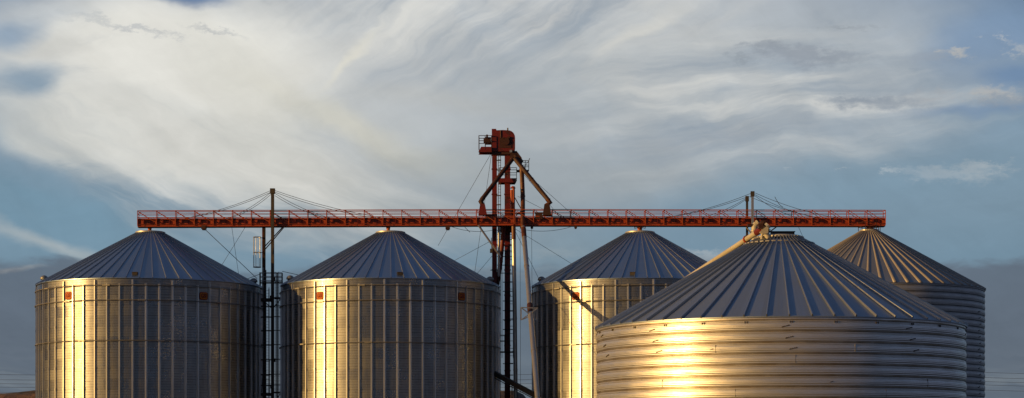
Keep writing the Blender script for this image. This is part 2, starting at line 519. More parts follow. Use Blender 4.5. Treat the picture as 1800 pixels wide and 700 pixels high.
def bin_corrugated(px, z, half, eave_px, peak_px, pitch_px, rtop_px, label, wallm, roofm, ribm, round_rib, ribh, ribw, seg=224, over=.22, phase=0, amp=1.):
    R = half*z/F; zf = z-R
    H = CAMH+(HY-eave_px)*zf/F; X = (px-CX)*z/F
    p = pitch_px*zf/F
    rtop = rtop_px*z/F
    zt = CAMH+(HY-peak_px)*z/F
    slope = (zt-H-.05)/(R-rtop)
    root = thing('grain_bin', label, 'grain bin', (X, z, 0), 'steel grain bins')
    prof_ = [(R-.06, .25)]
    zz = H-p*.30; levels = []
    while zz > .8: levels.append(zz); zz -= p
    S = []
    for i in range(40):
        t = i/40
        bulge = .10*math.sin(math.pi*t)**.8
        groove = -.11*math.exp(-((t-.0)/.035)**2)-.11*math.exp(-((t-1.0)/.035)**2)-.035*math.exp(-((t-.14)/.022)**2)-.03*math.exp(-((t-.88)/.02)**2)
        rip = -.026*math.exp(-((t-.28)/.03)**2)-.014*math.exp(-((t-.45)/.025)**2)-.012*math.exp(-((t-.60)/.025)**2)-.026*math.exp(-((t-.75)/.03)**2)
        S.append((t, bulge+groove+rip-.03))
    for zl in reversed(levels):
        for (t, dr) in S: prof_.append((R-.02+dr*amp, zl-p+t*p))
    prof_ = [q for q in prof_ if q[1] > .25]
    prof_.insert(0, (R-.06, .25))
    prof_ += [(R-.02-.085*amp, levels[0]), (R-.03, levels[0]+.03), (R-.01, levels[0]+.06), (R-.03, levels[0]+.10), (R-.02, H-.05), (R-.05, H+.02)]
    mb = MB(); mb.lathe(prof_, seg); w = mb.build('wall', wallm, root, smooth=True)
    # slight denting of the old sheets
    for v in w.data.vertices:
        a = math.atan2(v.co.y, v.co.x)
        dd = mn.noise(Vector((math.cos(a)*R*.35, math.sin(a)*R*.35, v.co.z*.5+px)))*.022
        d2 = mn.noise(Vector((math.cos(a)*R*.9, math.sin(a)*R*.9, v.co.z*1.9+px)))*.006
        k = 1+(dd+d2)/R; v.co.x *= k; v.co.y *= k
    mb = MB(); mb.lathe([(R-.3,0),(R+.4,0),(R+.4,.24),(R-.3,.26)], 112); mb.build('foundation', M['concrete'], root)
    zt = roof(root, R, H, slope, 56, roofm, ribm, over=over, rtop=rtop, ribh=ribh, ribw=ribw, rot=2*math.pi*phase/56, round_rib=round_rib)
    return root, R, H, slope, zt, p, levels, X

B5 = bin_corrugated(1528, 225, 197.6, 497, 407.5, 11.4, 15, 'dull grey corrugated bin at the far right, behind the nearest golden bin',
    M['wall_c'], M['roof_c'], M['rib_c'], True, .13, .22, phase=.3, over=.08, amp=.85)
B4 = bin_corrugated(1369.5, 143.5, 320.5, 557, 420.5, 19.67, 37, 'nearest bin, wide rounded corrugations glowing gold, at the lower right',
    M['wall_b'], M['roof_b'], M['rib_a'], False, .145, .075, phase=.25, over=.08, amp=.8)

def groove_dirt_shade(root_, mat, H0, p_, colr, amt):  # groove lines: relief shade and brown dirt painted into the base colour
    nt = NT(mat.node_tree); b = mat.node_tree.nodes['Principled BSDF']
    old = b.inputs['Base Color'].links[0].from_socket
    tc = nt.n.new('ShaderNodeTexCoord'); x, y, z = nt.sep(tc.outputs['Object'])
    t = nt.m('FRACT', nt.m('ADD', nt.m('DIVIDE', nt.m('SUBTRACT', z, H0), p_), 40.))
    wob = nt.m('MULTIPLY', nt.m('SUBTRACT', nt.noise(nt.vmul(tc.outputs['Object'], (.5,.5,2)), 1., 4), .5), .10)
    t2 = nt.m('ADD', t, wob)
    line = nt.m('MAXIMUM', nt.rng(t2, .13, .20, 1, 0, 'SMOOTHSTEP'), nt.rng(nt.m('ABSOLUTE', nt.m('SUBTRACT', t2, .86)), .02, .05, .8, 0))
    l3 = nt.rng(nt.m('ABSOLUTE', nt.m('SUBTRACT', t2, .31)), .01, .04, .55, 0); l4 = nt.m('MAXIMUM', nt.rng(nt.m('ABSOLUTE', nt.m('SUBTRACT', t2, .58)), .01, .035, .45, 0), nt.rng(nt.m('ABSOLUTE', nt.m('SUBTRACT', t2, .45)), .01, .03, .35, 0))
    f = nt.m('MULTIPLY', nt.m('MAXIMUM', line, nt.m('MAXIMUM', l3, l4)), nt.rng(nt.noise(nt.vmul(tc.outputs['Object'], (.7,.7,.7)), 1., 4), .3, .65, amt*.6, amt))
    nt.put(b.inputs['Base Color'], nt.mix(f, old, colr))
groove_dirt_shade(None, M['wall_b'], B4[6][0], B4[5], (.25,.19,.12), .9)
groove_dirt_shade(None, M['wall_c'], B5[6][0], B5[5], (.12,.12,.125), .7)
# details of the near bin: bolt clusters, eave clips, peak box, roof ring dashes
root, R, H, slope, zt, p, levels, X4 = B4
los4 = math.degrees(math.atan2(1369.5-CX, F))
def on_wall4(px):
    s = math.degrees(math.asin(max(-.995, min(.995, (px-1369.5)/320.5)))); return s-los4
clip = MB()
clip.box((-.10,-.045,-.07),(-.06,.02,.07)); clip.box((.06,-.045,-.07),(.10,.02,.07)); clip.box((-.06,-.03,-.015),(.06,.01,.015))
clipm = clip.mesh('eave_clip', M['dark_steel'])
for k in range(56//2):
    s = on_wall4(1372)+k*360/28+3
    a = R_(s); o = bpy.data.objects.new('eave_clip', clipm); col.objects.link(o); o.parent = root
    o.location = ((R+.0)*math.sin(a), -(R+.0)*math.cos(a), levels[0]-.10); o.rotation_euler = (0, 0, a)
bolts = MB(); top_, bot_ = [], []
for i in range(9):
    x = -.26+i*.065; zc = -.055+i*.014
    top_.append((x, zc+(.045 if i % 2 else .012)+random.uniform(0,.012))); bot_.append((x, zc-(.010 if i % 2 else .035)-random.uniform(0,.012)))
bolts.prism(top_+bot_[::-1], -.03, .02)
boltm = bolts.mesh('bolt_cluster', M['dark_steel'])
for px in (1068, 1163, 1380, 1578, 1683):
    for q in range(3):
        a = R_(on_wall4(px+q*6)); o = bpy.data.objects.new('bolt_cluster', boltm); col.objects.link(o); o.parent = root
        o.location = ((R+.03)*math.sin(a), -(R+.03)*math.cos(a), levels[0]-p*(q+.52)); o.rotation_euler = (0, 0, a)
for k in range(2):   # patched slots lower down
    px = (1262, 1452, 1120, 1640)[k]; a = R_(on_wall4(px)); o = bpy.data.objects.new('bolt_cluster', boltm); col.objects.link(o); o.parent = root
    lv = (2, 5, 4, 6)[k]
    o.location = ((R+.03)*math.sin(a), -(R+.03)*math.cos(a), levels[0]-p*(lv+.5)); o.rotation_euler = (0, 0, a); o.scale = (.45, 1, .6)
mb = MB(); mb.box((-.55,-.55,zt+.12),(1.05,.5,zt+.42)); mb.box((-.6,-.6,zt+.42),(1.1,.55,zt+.47))
mb.build('peak_box', M['dark_steel'], root)
rr = 2.55; zz = zt-(rr-1.54)*slope+.14
mb = MB(); mb.ring(rr, zz, .055, 4, 6, 0, .115); me_ = mb.mesh('ring_plate', M['collar'])
for k in range(36):
    o = bpy.data.objects.new('ring_plate', me_); col.objects.link(o); o.parent = root; o.rotation_euler = (0,0,2*math.pi*k/36)
rr = 1.75; zz = zt-(rr-1.54)*slope+.13
mb = MB(); mb.box((rr-.06,-.06,zz-.05),(rr+.06,.06,zz+.06)); me_ = mb.mesh('ring_bolt', M['collar'])
for k in range(44):
    o = bpy.data.objects.new('ring_bolt', me_); col.objects.link(o); o.parent = root; o.rotation_euler = (0,0,2*math.pi*k/44)
mb = MB()
seam = MB(); seam.box((-.012,-.02,-p*.78),(.012,.03,-p*.1)); seamm = seam.mesh('sheet_seam', M['windring'])
for (px, q) in ((1268,2),(1490,2),(1610,5),(1300,6),(1180,5),(1540,6),(1395,3)):
    a = R_(on_wall4(px)); o = bpy.data.objects.new('sheet_seam', seamm); col.objects.link(o); o.parent = root
    o.location = ((R+.02)*math.sin(a), -(R+.02)*math.cos(a), levels[0]-p*q); o.rotation_euler = (0, 0, a)
# roof top hoop
q0 = at(1348, 419, 142.8)-root.location
mb = MB(); mb.tube([q0, q0+Vector((0,0,.55)), q0+Vector((.28,0,.62))], .035, 6); mb.box(tuple(q0+Vector((-.2,-.1,.45))), tuple(q0+Vector((.35,.1,.54))))
mb.build('roof_handrail', M['dark_steel'], root)

# dents / scratched bolts on far right bin: step posts
root5, R5, H5, s5, zt5, p5, lv5, X5 = B5
for k in range(14):
    a = R_(58+1.0*(k % 3)); o = bpy.data.objects.new('bolt_cluster', boltm); col.objects.link(o); o.parent = root5
    o.location = ((R5+.05)*math.sin(a), -(R5+.05)*math.cos(a), lv5[0]-p5*(k*1+3.5)); o.rotation_euler = (0, 0, a)
# rail around the peak of bin 5 with small frame
mb = MB()
ztop = zt5
for a in range(0, 360, 60):
    c = Vector((1.25*math.cos(R_(a)), 1.25*math.sin(R_(a)), ztop+.0)); mb.tube([c, c+Vector((0,0,1.0))], .04, 5)
mb.ring(1.25, ztop+.95, .035, 24, 5); mb.ring(1.25, ztop+.5, .03, 24, 5)
mb.build('peak_railing', M['dark_rust'], root5)

# ------------------------------------------------------------------ catwalk conveyors
def conv_z(px): return 221+(px-262)/(1528-262)*4.0
def cw(px, py, dz=0):
    z = conv_z(px); q = at(px, py, z); return Vector((q.x, q.y+dz, q.z))

def catwalk(x0, x1, ytop0, ytop1, nb, label, flip=False):
    """x0,x1 ends in photo px; ytop rail top"""
    A = cw(x0, ytop0+28.2); B = cw(x1, ytop1+28.2)     # bottom line of the trough
    L = (B-A).length; d = (B-A).normalized()
    side = Vector((0,1,0)); side = (side-d*side.dot(d)).normalized()   # away from camera
    up = Vector((0,0,1))
    root = thing('catwalk_conveyor', label, 'catwalk', tuple(A), 'red catwalk conveyors')
    def P(s, o, h): return d*s+side*o+up*h     # local
    hb = .93; ht = 1.80
    # trough box
    mb = MB()
    mb.bar(P(0,.42,hb/2+.03), P(L,.42,hb/2+.03), .62, hb-.10, up)
    mb.build('conveyor_trough', M['red'], root)
    mb = MB()
    mb.bar(P(0,-.03,.13), P(L,-.03,.13), .10, .26, up); mb.bar(P(0,-.09,.255), P(L,-.09,.255), .20, .03, up); mb.bar(P(0,-.09,.0), P(L,-.09,.0), .20, .03, up)
    mb.build('lower_chord', M['red'], root)
    mb = MB(); mb.bar(P(0,-.02,hb-.06), P(L,-.02,hb-.06), .09, .12, up); mb.build('upper_chord', M['red'], root)
    mb = MB(); mb.bar(P(0,.45,-.03), P(L,.45,-.03), .85, .05, up); mb.build('underside_plate', M['dark_steel'], root)
    # narrow cleats, and wide dark plates standing in for bracket shadows
    n = nb*3; cm = []
    for w_ in (.07, .42, .6):
        mb = MB(); lo_ = .28 if w_ < .1 else .48
        mb.bar(P(0,.045,lo_), P(0,.045,hb-.1), w_, .10, d); cm.append(mb.mesh('cleat_shade', M['red_dark']))
    for i in range(n+1):
        o = bpy.data.objects.new('cleat_shade', cm[(1+i % 2) if i % 3 == 1 else 0]); col.objects.link(o); o.parent = root; o.location = d*(L*i/n)
    # walkway plate
    mb = MB(); mb.bar(P(0,.42,hb+.0), P(L,.42,hb+.0), .9, .03, up); mb.build('walkway_plate', M['red_dark'], root)
    # railings near and far
    for oo, nm in ((-.14, 'near'), (.98, 'far')):
        mb = MB(); mb.tube([P(0,oo,ht), P(L,oo,ht)], .05, 6)
        rl = mb.build('railing', M['red_rail'], root)
        mb = MB(); mb.tube([P(0,oo,ht-.36), P(L,oo,ht-.36)], .035, 6); mb.build('mid_rail', M['red_rail'], rl)
        mb = MB(); mb.bar(P(0,oo,hb+.10), P(L,oo,hb+.10), .02, .10, up); mb.build('toe_board', M['red_rail'], rl)
        mp = MB(); mp.bar((0,0,0),(0,0,ht-(.12 if oo < 0 else .5)), .085, .07, d)
        mpm = mp.mesh('post', M['red_rail'])
        q = d*(L/nb)
        md = MB(); md.bar((0,0,0), tuple(q*.98-up*(ht-.45)*.98), .062, .062)
        mdm = md.mesh('brace', M['red_rail'])
        for i in range(nb+1):
            o = bpy.data.objects.new('post', mpm); col.objects.link(o); o.parent = rl
            o.location = P(L*i/nb, oo, .12 if oo < 0 else .5)
            if i < nb:
                o = bpy.data.objects.new('brace', mdm); col.objects.link(o); o.parent = rl; o.location = P(L*i/nb, oo+(.03 if oo<0 else -.03), ht-.03)
    # end rails
    for s in (0, L):
        mb = MB()
        for h in (ht, ht-.36): mb.tube([P(s,-.14,h), P(s,.98,h)], .036, 6)
        mb.bar(P(s,.42,.06), P(s,.42,hb), .7, .06, d)
        mb.build('end_rail', M['red_rail'], root)
    # drive and hanger brackets under the trough
    return root, A, d, L, side

CWL = catwalk(242, 903, 370.8, 368.2, 20, 'long red catwalk conveyor reaching left from the elevator tower over two bins')
CWR = catwalk(905, 1556, 368.2, 369.4, 20, 'long red catwalk conveyor reaching right from the elevator tower over the back bins')
def catwalk_extra(C, name, mat, fn):
    root = C[0]; mb = MB(); fn(mb); return part_world(mb, name, mat, root)
def hanger(C, px, w=.5, h=.45):
    y = 396.5
    def fn(mb):
        q = cw(px, y, .1); mb.box((q.x-w/2, q.y-.3, q.z-h+.05), (q.x+w/2, q.y+.5, q.z-.0)); mb.box((q.x-w*.35, q.y-.2, q.z-h-.05), (q.x+w*.35, q.y+.4, q.z-h+.06))
    catwalk_extra(C, 'hanger_bracket', M['dark_rust'], fn)
for px in (358, 787): hanger(CWL, px)
for px in (935, 1012): hanger(CWR, px, .3, .3)
# end hatch left and drive boxes near the tower
def fn(mb):
    q = cw(948, 384, -.05); mb.box((q.x-.45, q.y-.1, q.z-.1), (q.x+.35, q.y+.6, q.z+.65)); mb.box((q.x-.5, q.y-.15, q.z+.55), (q.x+.4, q.y+.65, q.z+.68))
catwalk_extra(CWR, 'drive_housing', M['dark_rust'], fn)
def fn(mb):
    q = cw(864, 384, -.05); mb.box((q.x-.6, q.y-.05, q.z-.1), (q.x+.1, q.y+.6, q.z+.45)); mb.tube([(q.x+.1,q.y+.2,q.z+.3),(q.x+.65,q.y+.2,q.z+.3)], .22, 12)
catwalk_extra(CWL, 'drive_housing', M['dark_rust'], fn)

# discharge spouts from the trough into the bin peaks
def spout(C, px, py_bot, w, frame, mat):
    z = conv_z(px); top = at(px, 396.8, z)+Vector((0,.42,0)); bot = at(px, py_bot, z)+Vector((0,.3,0)); bot.z -= .25
    def fn(mb): mb.tube([top+Vector((0,0,.02)), top-Vector((0,0,.22)), top-Vector((0,0,.34)), bot], [w*1.25, w*1.2, w, w*.95], 14)
    catwalk_extra(C, 'discharge_spout', mat, fn)
    if frame:
        def fn2(mb):
            for s in (-1, 1):
                a = top+Vector((s*frame, -.3, -.02)); b_ = Vector((bot.x+s*frame*1.0, bot.y-.3, bot.z+.5)); mb.tube([a, b_], .045, 6)
                mb.tube([a+Vector((0,0,-.1)), Vector((bot.x, bot.y-.3, (a.z+b_.z)/2))], .035, 5)
                mb.tube([b_, Vector((bot.x, bot.y-.3, (a.z+b_.z)/2))], .035, 5)
        catwalk_extra(C, 'spout_frame', M['dark_rust'], fn2)
spout(CWL, 262, 405.5, .20, None, M['red_rail'])
spout(CWL, 682, 406, .20, None, M['red_rail'])
spout(CWR, 1125, 405.5, .26, .6, M['red_rail'])
spout(CWR, 1530, 408, .30, .95, M['red_rail'])
M_bulb = M['dark_rust']

# ------------------------------------------------------------------ masts with stay cables
def cable_to(mb, a, b_, sag=.1, r=.026):
    pts = []
    for i in range(9):
        t = i/8; q = Vector(a).lerp(Vector(b_), t); q.z -= sag*4*t*(1-t); pts.append(q)
    mb.tube(pts, r, 5)

def mast(px, ytop, dzy, ybot, w, label, cables, knees, mat, ztopcap=True, grp='catwalk support masts', matlow=None):
    z = conv_z(px)
    t = at(px, ytop, z)+Vector((0,dzy,0)); base = Vector((t.x, t.y, 0))
    root = thing('support_mast', label, 'mast', tuple(base), grp)
    mb = MB(); H = t.z
    # H-section
    mb.box((-w/2,-.16,0),(w/2,-.13,H)); mb.box((-w/2,.13,0),(w/2,.16,H)); mb.box((-.025,-.13,0),(.025,.13,H))
    mb.build('post', mat, root)
    mb = MB(); mb.box((-.45,-.45,0),(.45,.45,.08)); mb.build('base_plate', M['concrete'], root)
    mb = MB(); mb.box((-w*.8,-.22,H-.55),(w*.8,.22,H+.03)); mb.build('head_cap', M['dark_steel'], root)
    for (x2, y2, ys, dz) in cables:
        mb = MB(); s = at(px+(4 if x2 > px else -3), ys, z)+Vector((0,dzy,0)); e = at(x2, y2, conv_z(x2))+Vector((0,dz,0))
        cable_to(mb, s, e, .35); part_world(mb, 'stay_cable', M['cable'], root)
    for (xa, ya, xb, yb, off) in knees:
        mb = MB(); a = at(xa, ya, z)+Vector((0,dzy+off,0)); b_ = at(xb, yb, z)+Vector((0,off+.2,0)); mb.bar(a, b_, .11, .11)
        part_world(mb, 'knee_brace', mat if not matlow else matlow, root)
    return root
mast(480, 333, -.45, 700, .34, 'tall dark mast in front of the left catwalk with eight stay cables',
     [(312,384,336,1),(328,384,339,-.1),(392,384,339,1),(403,384,343,-.1),(690,384,336,1),(665,384,339,-.1),(590,384,341,1),(578,384,345,-.1)],
     [(464,437,497,399,-.1),(464,445,501,399,-.6)], M['dark_steel'], matlow=M['dark_rust'])
mast(1322, 338, -.42, 700, .26, 'taller front mast of the right catwalk pair, pale where the sun strikes it',
     [(1160,384,341,-.1),(1475,384,340,-.1),(1440,384,343,-.1),(1405,384,345,-.1)],
     [(1323,416,1311,398,-.1),(1345,414,1366,398,-.1)], M['pipe'], matlow=M['dark_steel'])
mast(1315.5, 343, 1.25, 700, .24, 'shorter dark mast just behind the right catwalk',
     [(1148,384,345,1),(1220,384,347,1),(1232,384,349,1),(1462,384,343,1)], [], M['dark_steel'])
# second post under the left catwalk with the hanging ladder cage
z = conv_z(462)
t = at(463, 397.5, z)
root = thing('support_post', 'rust and grey post under the left catwalk beside the tall dark mast', 'post', (t.x, t.y+.3, 0), 'catwalk support masts')
H = t.z
mb = MB(); mb.box((-.17,-.14,at(0,470,z).z),(.0,.14,H)); mb.build('upper_leg', M['rust_pipe'], root)
mb = MB(); mb.box((-.17,-.14,0),(.0,.14,at(0,470,z).z)); mb.build('lower_leg', M['grey_steel'], root)
mb = MB(); mb.box((.10,-.12,0),(.20,.14,H)); mb.build('rear_flange', M['dark_steel'], root)
mb = MB(); mb.box((0,-.03,0),(.10,.03,H)); mb.build('web', M['dark_rust'], root)
mb = MB(); mb.box((-.5,-.5,0),(.55,.5,.08)); mb.build('base_plate', M['concrete'], root)

# hanging ladder cage
c = at(452, 417, z); root = thing('ladder_cage', 'small round safety cage hanging beside the rusty post under the left catwalk', 'ladder cage', (c.x, c.y, at(0,470,z).z))
L = root.location
mb = MB(); hh = at(0,417,z).z-L.z
for zz in (0, hh*.49, hh): mb.ring(.42, zz, .035, 20, 5)
mb.build('hoops', M['grey_steel'], root)
bars = MB(); bars.tube([(.42,0,0),(.42,0,hh)], .028, 5); bm_ = bars.mesh('cage_bar', M['grey_steel'])
for k in range(7):
    o = bpy.data.objects.new('cage_bar', bm_); col.objects.link(o); o.parent = root; o.rotation_euler = (0,0,2*math.pi*k/7+.3)
mb = MB(); mb.lathe([(.001,-.02),(.46,-.02),(.46,.05),(.001,.05)], 20); mb.build('base_ring', M['grey_steel'], root)
mb = MB(); mb.tube([(.42,0,hh*.49),(.66,.25,hh*.49)], .04, 5); mb.tube([(.42,0,hh*.98),(.66,.25,hh*.98)], .04, 5); mb.build('hanger', M['dark_steel'], root)

# ------------------------------------------------------------------ access tower between bins 1 and 2
z = 221.6
c0 = at(478, 700, z)
root = thing('access_tower', 'slim dark access tower with ladders in the gap between the two left bins', 'tower', (c0.x, c0.y, 0))
def pz(py, zz=z): return CAMH+(HY-py)*zz/F
def px_(x, zz=z): return (x-CX)*zz/F - c0.x
def frame_part(name, mat, fn): 
    mb = MB(); fn(mb); return mb.build(name, mat, root)
# four corner uprights
for (x, dy) in ((458,-.4),(466,.5),(488,-.4),(495,.5)):
    frame_part('upright', M['dark_steel'], lambda mb: mb.box((px_(x)-.075,dy-.075,0),(px_(x)+.075,dy+.075,pz(480 if x != 466 else 474))))
def fn(mb):
    for y in (480, 487, 494):
        for dy in (-.4,.5): mb.tube([(px_(457),dy,pz(y)),(px_(496),dy,pz(y))], .035, 5)
        for x in (457,496): mb.tube([(px_(x),-.4,pz(y)),(px_(x),.5,pz(y))], .035, 5)
frame_part('top_railing', M['grey_steel'], fn)
def fn(mb):
    mb.box((px_(457),-.45,pz(498)),(px_(496),.55,pz(498)+.08))
frame_part('top_platform', M['dark_steel'], fn)
for yy in (527, 693):
    def fn(mb):
        mb.box((px_(460),-.7,pz(yy)-.2),(px_(480),.6,pz(yy)+.12)); mb.bar((px_(481),-.6,pz(yy+18)),(px_(462),-.6,pz(yy)), .09)
        mb.box((px_(482),-.3,pz(yy-3)-.1),(px_(494),.6,pz(yy-3)+.08)); mb.bar((px_(481),-.6,pz(yy+16)),(px_(494),-.6,pz(yy)), .09)
    frame_part('landing', M['dark_steel'], fn)
bars = [539, 558, 582, 607, 633, 659, 678]
for y in bars + [720, 745, 770]:
    frame_part('cross_bar', M['dark_steel'], lambda mb: mb.bar((px_(459),-.4,pz(y)),(px_(477),-.4,pz(y)), .09, .14))
    frame_part('cross_bar', M['dark_steel'], lambda mb: mb.bar((px_(482),.0,pz(y-1)),(px_(496),.0,pz(y-1)), .07, .10))
# ladders with cages
for (x0, x1, yt, yb) in ((463,473,505,790),(484,490,478,790)):
    lad = MB()
    for x in (x0, x1): lad.tube([(px_(x),-.1,pz(yb)),(px_(x),-.1,pz(yt))], .035, 5)
    l = lad.build('ladder', M['grey_steel'], root)
    rg = MB(); n = int((pz(yt)-pz(yb))/.32)
    for i in range(n): rg.tube([(px_(x0),-.1,pz(yb)+.32*i),(px_(x1),-.1,pz(yb)+.32*i)], .016, 4)
    rg.build('rungs', M['grey_steel'], l)
    cg = MB(); cx_ = (px_(x0)+px_(x1))/2
    for k in range(5):
        a = math.pi+math.pi*k/4; cg.tube([(cx_+.42*math.cos(a),-.1+.55*math.sin(a),pz(yt)-.2),(cx_+.42*math.cos(a),-.1+.55*math.sin(a),pz(yb))], .02, 4)
    cg.build('cage_straps', M['grey_steel'], l)
# lower railing
def fn(mb):
    for y in (636, 660, 668):
        mb.tube([(px_(463),-.5,pz(y)),(px_(475),-.5,pz(y))], .035, 5)
    for x in (464, 475): mb.tube([(px_(x),-.5,pz(694)),(px_(x),-.5,pz(634))], .035, 5)
    mb.tube([(px_(466),-.5,pz(620)),(px_(461),-.5,pz(690))], .04, 5)
frame_part('landing_railing', M['dark_steel'], fn)
# clutter on mast : junction boxes
for (x, y) in ((481,512),(478,524),(484,634),(481,600),(479,680),(483,492)): frame_part('junction_box', M['dark_steel'], lambda mb: mb.box((px_(x)-.14,-.95,pz(y)-.2),(px_(x)+.14,-.7,pz(y)+.2)))

# ------------------------------------------------------------------ bucket elevator tower
ZE = 226.0
def E(px, py, dy=0): q = at(px, py, ZE); return Vector((q.x, q.y+dy, q.z))
base = E(886, 700); 
root = thing('bucket_elevator', 'tall dark red bucket elevator tower with rounded head rising above the catwalks', 'elevator tower', (base.x, base.y, 0))
def ep(name, mat, fn, parent=None, smooth=False):
    mb = MB(); fn(mb); o = part_world(mb, name, mat, parent or root, smooth); return o
# legs
def leg(x0, x1, ytop):
    def fn(mb):
        a = E(x0, ytop); b_ = E(x1, ytop); mb.box((a.x, ZE-.35, 0), (b_.x, ZE+.35, a.z))
    return fn
ep('leg', M['red_dark'], leg(865, 873.5, 266)); ep('leg', M['red_dark'], leg(887, 897, 268))
def fn(mb):
    for (x0, x1) in ((865,873.5),(887,897)):
        z_ = 3.0
        while z_ < E(0,275).z:
            a = E(x0,0).x; b_ = E(x1,0).x
            mb.box((a-.06, ZE-.41, z_), (b_+.06, ZE+.41, z_+.07)); z_ += 2.9
ep('leg_flanges', M['red_dark'], fn)
# head casing with rounded right shoulder
def fn(mb):
    out = [E(864.5,268), E(864.5,228.5), E(872,228.5), E(873,231), E(884,230.5), E(893,231)]
    for k in range(7):
        a = R_(90-k*15); out.append(E(893+12.5*math.cos(a), 244-13*math.sin(a)))
    out += [E(905.5,260), E(905,264), E(903,268)]
    mb.prism([(v.x, v.z) for v in out], ZE-.75, ZE+.75)
ep('head_casing', M['red_dark'], fn)
def fn(mb):
    # seam flange round the casing, bearing plate and shaft cover
    out = [(v.x, v.z) for v in (E(878,262), E(878,244), E(899,244), E(899,262))]
    mb.prism(out, ZE-.80, ZE-.755)
    c = E(890,251); 
    for (x, y, r) in ((889,251,.42),(885,245,.12),(894,244,.14)):
        q = E(x, y); seg = 16; mb.prism([(q.x+r*math.cos(2*math.pi*k/seg), q.z+r*math.sin(2*math.pi*k/seg)) for k in range(seg)], ZE-.93, ZE-.805)
ep('bearing_plate', M['dark_rust'], fn)
def fn(mb):
    a = E(864,268); b_ = E(905,268); mb.box((a.x, ZE-.6, a.z-.32), (b_.x-.2, ZE+.6, a.z-.01))
ep('head_base', M['dark_rust'], fn)
ep('inspection_rod', M['dark_rust'], lambda mb: mb.tube([E(880,244,-.79), E(880,231,-.79)], .05, 6))
ep('lifting_eye', M['dark_steel'], lambda mb: mb.tube([E(892.5,231), E(892.5,225)], .09, 6))
ep('discharge_throat', M['red_dark'], lambda mb: mb.prism([(v.x, v.z) for v in (E(899,262), E(905,262), E(905,279), E(899,272))], ZE-.5, ZE+.5))
# motor platform
def fn(mb):
    a = E(842,269); b_ = E(864,260); mb.box((a.x, ZE-1.0, a.z+.05), (b_.x-.01, ZE+.9, a.z+.22))
    mb.prism([(v.x, v.z) for v in (E(841,270), E(846,260.5), E(864,260.5), E(864,270))], ZE-1.02, ZE-.96)
    mb.prism([(v.x, v.z) for v in (E(841,270), E(846,260.5), E(864,260.5), E(864,270))], ZE+.86, ZE+.92)
pl = ep('motor_platform', M['red_dark'], fn)
def rail_box(mb, x0, x1, yb, yt, ym, dy0, dy1, r=.04):
    for dy in (dy0, dy1):
        for y in (yt, ym): mb.tube([E(x0,y,dy), E(x1,y,dy)], r, 5)
        for x in (x0, (x0+x1)/2, x1): mb.tube([E(x,yb,dy), E(x,yt,dy)], r, 5)
    for x in (x0, x1):
        for y in (yt, ym): mb.tube([E(x,y,dy0), E(x,y,dy1)], r, 5)
ep('platform_railing', M['dark_rust'], lambda mb: rail_box(mb, 842, 864, 266, 241, 250, -1.0, .9))
def fn(mb):
    mb.tube([E(852,247), E(863,247)], .38, 14); mb.tube([E(850,248), E(852,248)], .28, 12)
    a = E(853,252); b_ = E(864,240); mb.box((a.x, ZE-.5, a.z-.1), (b_.x, ZE+.5, a.z+.12)); mb.box((a.x+.1, ZE-.42, a.z+.45), (b_.x-.4, ZE+.3, b_.z+.15))
ep('drive_motor', M['dark_rust'], fn)
# mid platform
def fn(mb):
    mb.prism([(v.x, v.z) for v in (E(876,323), E(878,315.5), E(909,315.5), E(905,323))], ZE-1.0, ZE-.93)
    mb.prism([(v.x, v.z) for v in (E(876,323), E(878,315.5), E(909,315.5), E(905,323))], ZE+.73, ZE+.8)
    a = E(877,321); b_ = E(907,321); mb.box((a.x, ZE-.93, a.z), (b_.x, ZE+.73, a.z+.08))
ep('mid_platform', M['red_dark'], fn)
def fn(mb):
    rail_box(mb, 878, 908, 316, 297, 306, -.97, .77, .035)
ep('mid_railing', M['dark_steel'], fn)
# right side basket platform
def fn(mb):
    a = E(908,302); b_ = E(929,300); mb.box((a.x, ZE-.7, a.z), (b_.x, ZE+.6, a.z+.12))
ep('side_platform', M['dark_steel'], fn)
def fn(mb):
    rail_box(mb, 917, 929.5, 300, 284, 292, -.7, .6, .035)
    mb.tube([E(929.5,284,-.7), E(931,280,-.7)], .04, 5); mb.bar(E(918,300,-.7), E(929,285,-.7), .05)
ep('side_railing', M['dark_steel'], fn)
# distributor hub
def fn(mb):
    mb.prism([(v.x, v.z) for v in (E(896,276), E(902,268), E(908,267), E(917,279), E(918,288), E(912,289), E(905,281), E(899,284))], ZE-.75, ZE-.1)
    mb.tube([E(905,274,-.4), E(915,288,-.4)], .42, 12)
ep('distributor', M['dark_rust'], fn)
def fn(mb):
    for (x, y) in ((898,268),(899,283),(906,282)): 
        q = E(x, y, -.85); mb.box((q.x-.14,q.y-.1,q.z-.14),(q.x+.14,q.y+.1,q.z+.14))
ep('gate_latches', M['pipe'], fn)
# down spouts to the two catwalks
def flanged(mb, pts, r, step=2.0, fr=1.28):
    mb.tube(pts, r, 14)
    for a, b_ in zip(pts, pts[1:]):
        a = Vector(a); b_ = Vector(b_); L = (b_-a).length; n = max(1, int(L/step)); d = (b_-a).normalized()
        for i in range(n+1):
            c = a.lerp(b_, i/n); mb.tube([c-d*.05, c+d*.05], r*fr, 14)
ep('spout', M['dark_rust'], lambda mb: flanged(mb, [E(901,281,-.7), E(848,357,-3.2)], .25, 2.6, 1.1))
ep('spout_elbow', M['dark_rust'], lambda mb: mb.tube([E(850,354,-3.2), E(846,361,-3.3), E(848.5,366,-3.3), E(849,381,-3.3)], [.27,.30,.25,.3], 14))
ep('hopper', M['red_dark'], lambda mb: mb.prism([(v.x, v.z) for v in (E(845,366), E(853,366), E(857,385), E(842,385))], ZE-3.9, ZE-3.0))
ep('spout', M['dark_rust'], lambda mb: flanged(mb, [E(905,281,-.75), E(963,358,-3.0)], .25, 2.6, 1.1))
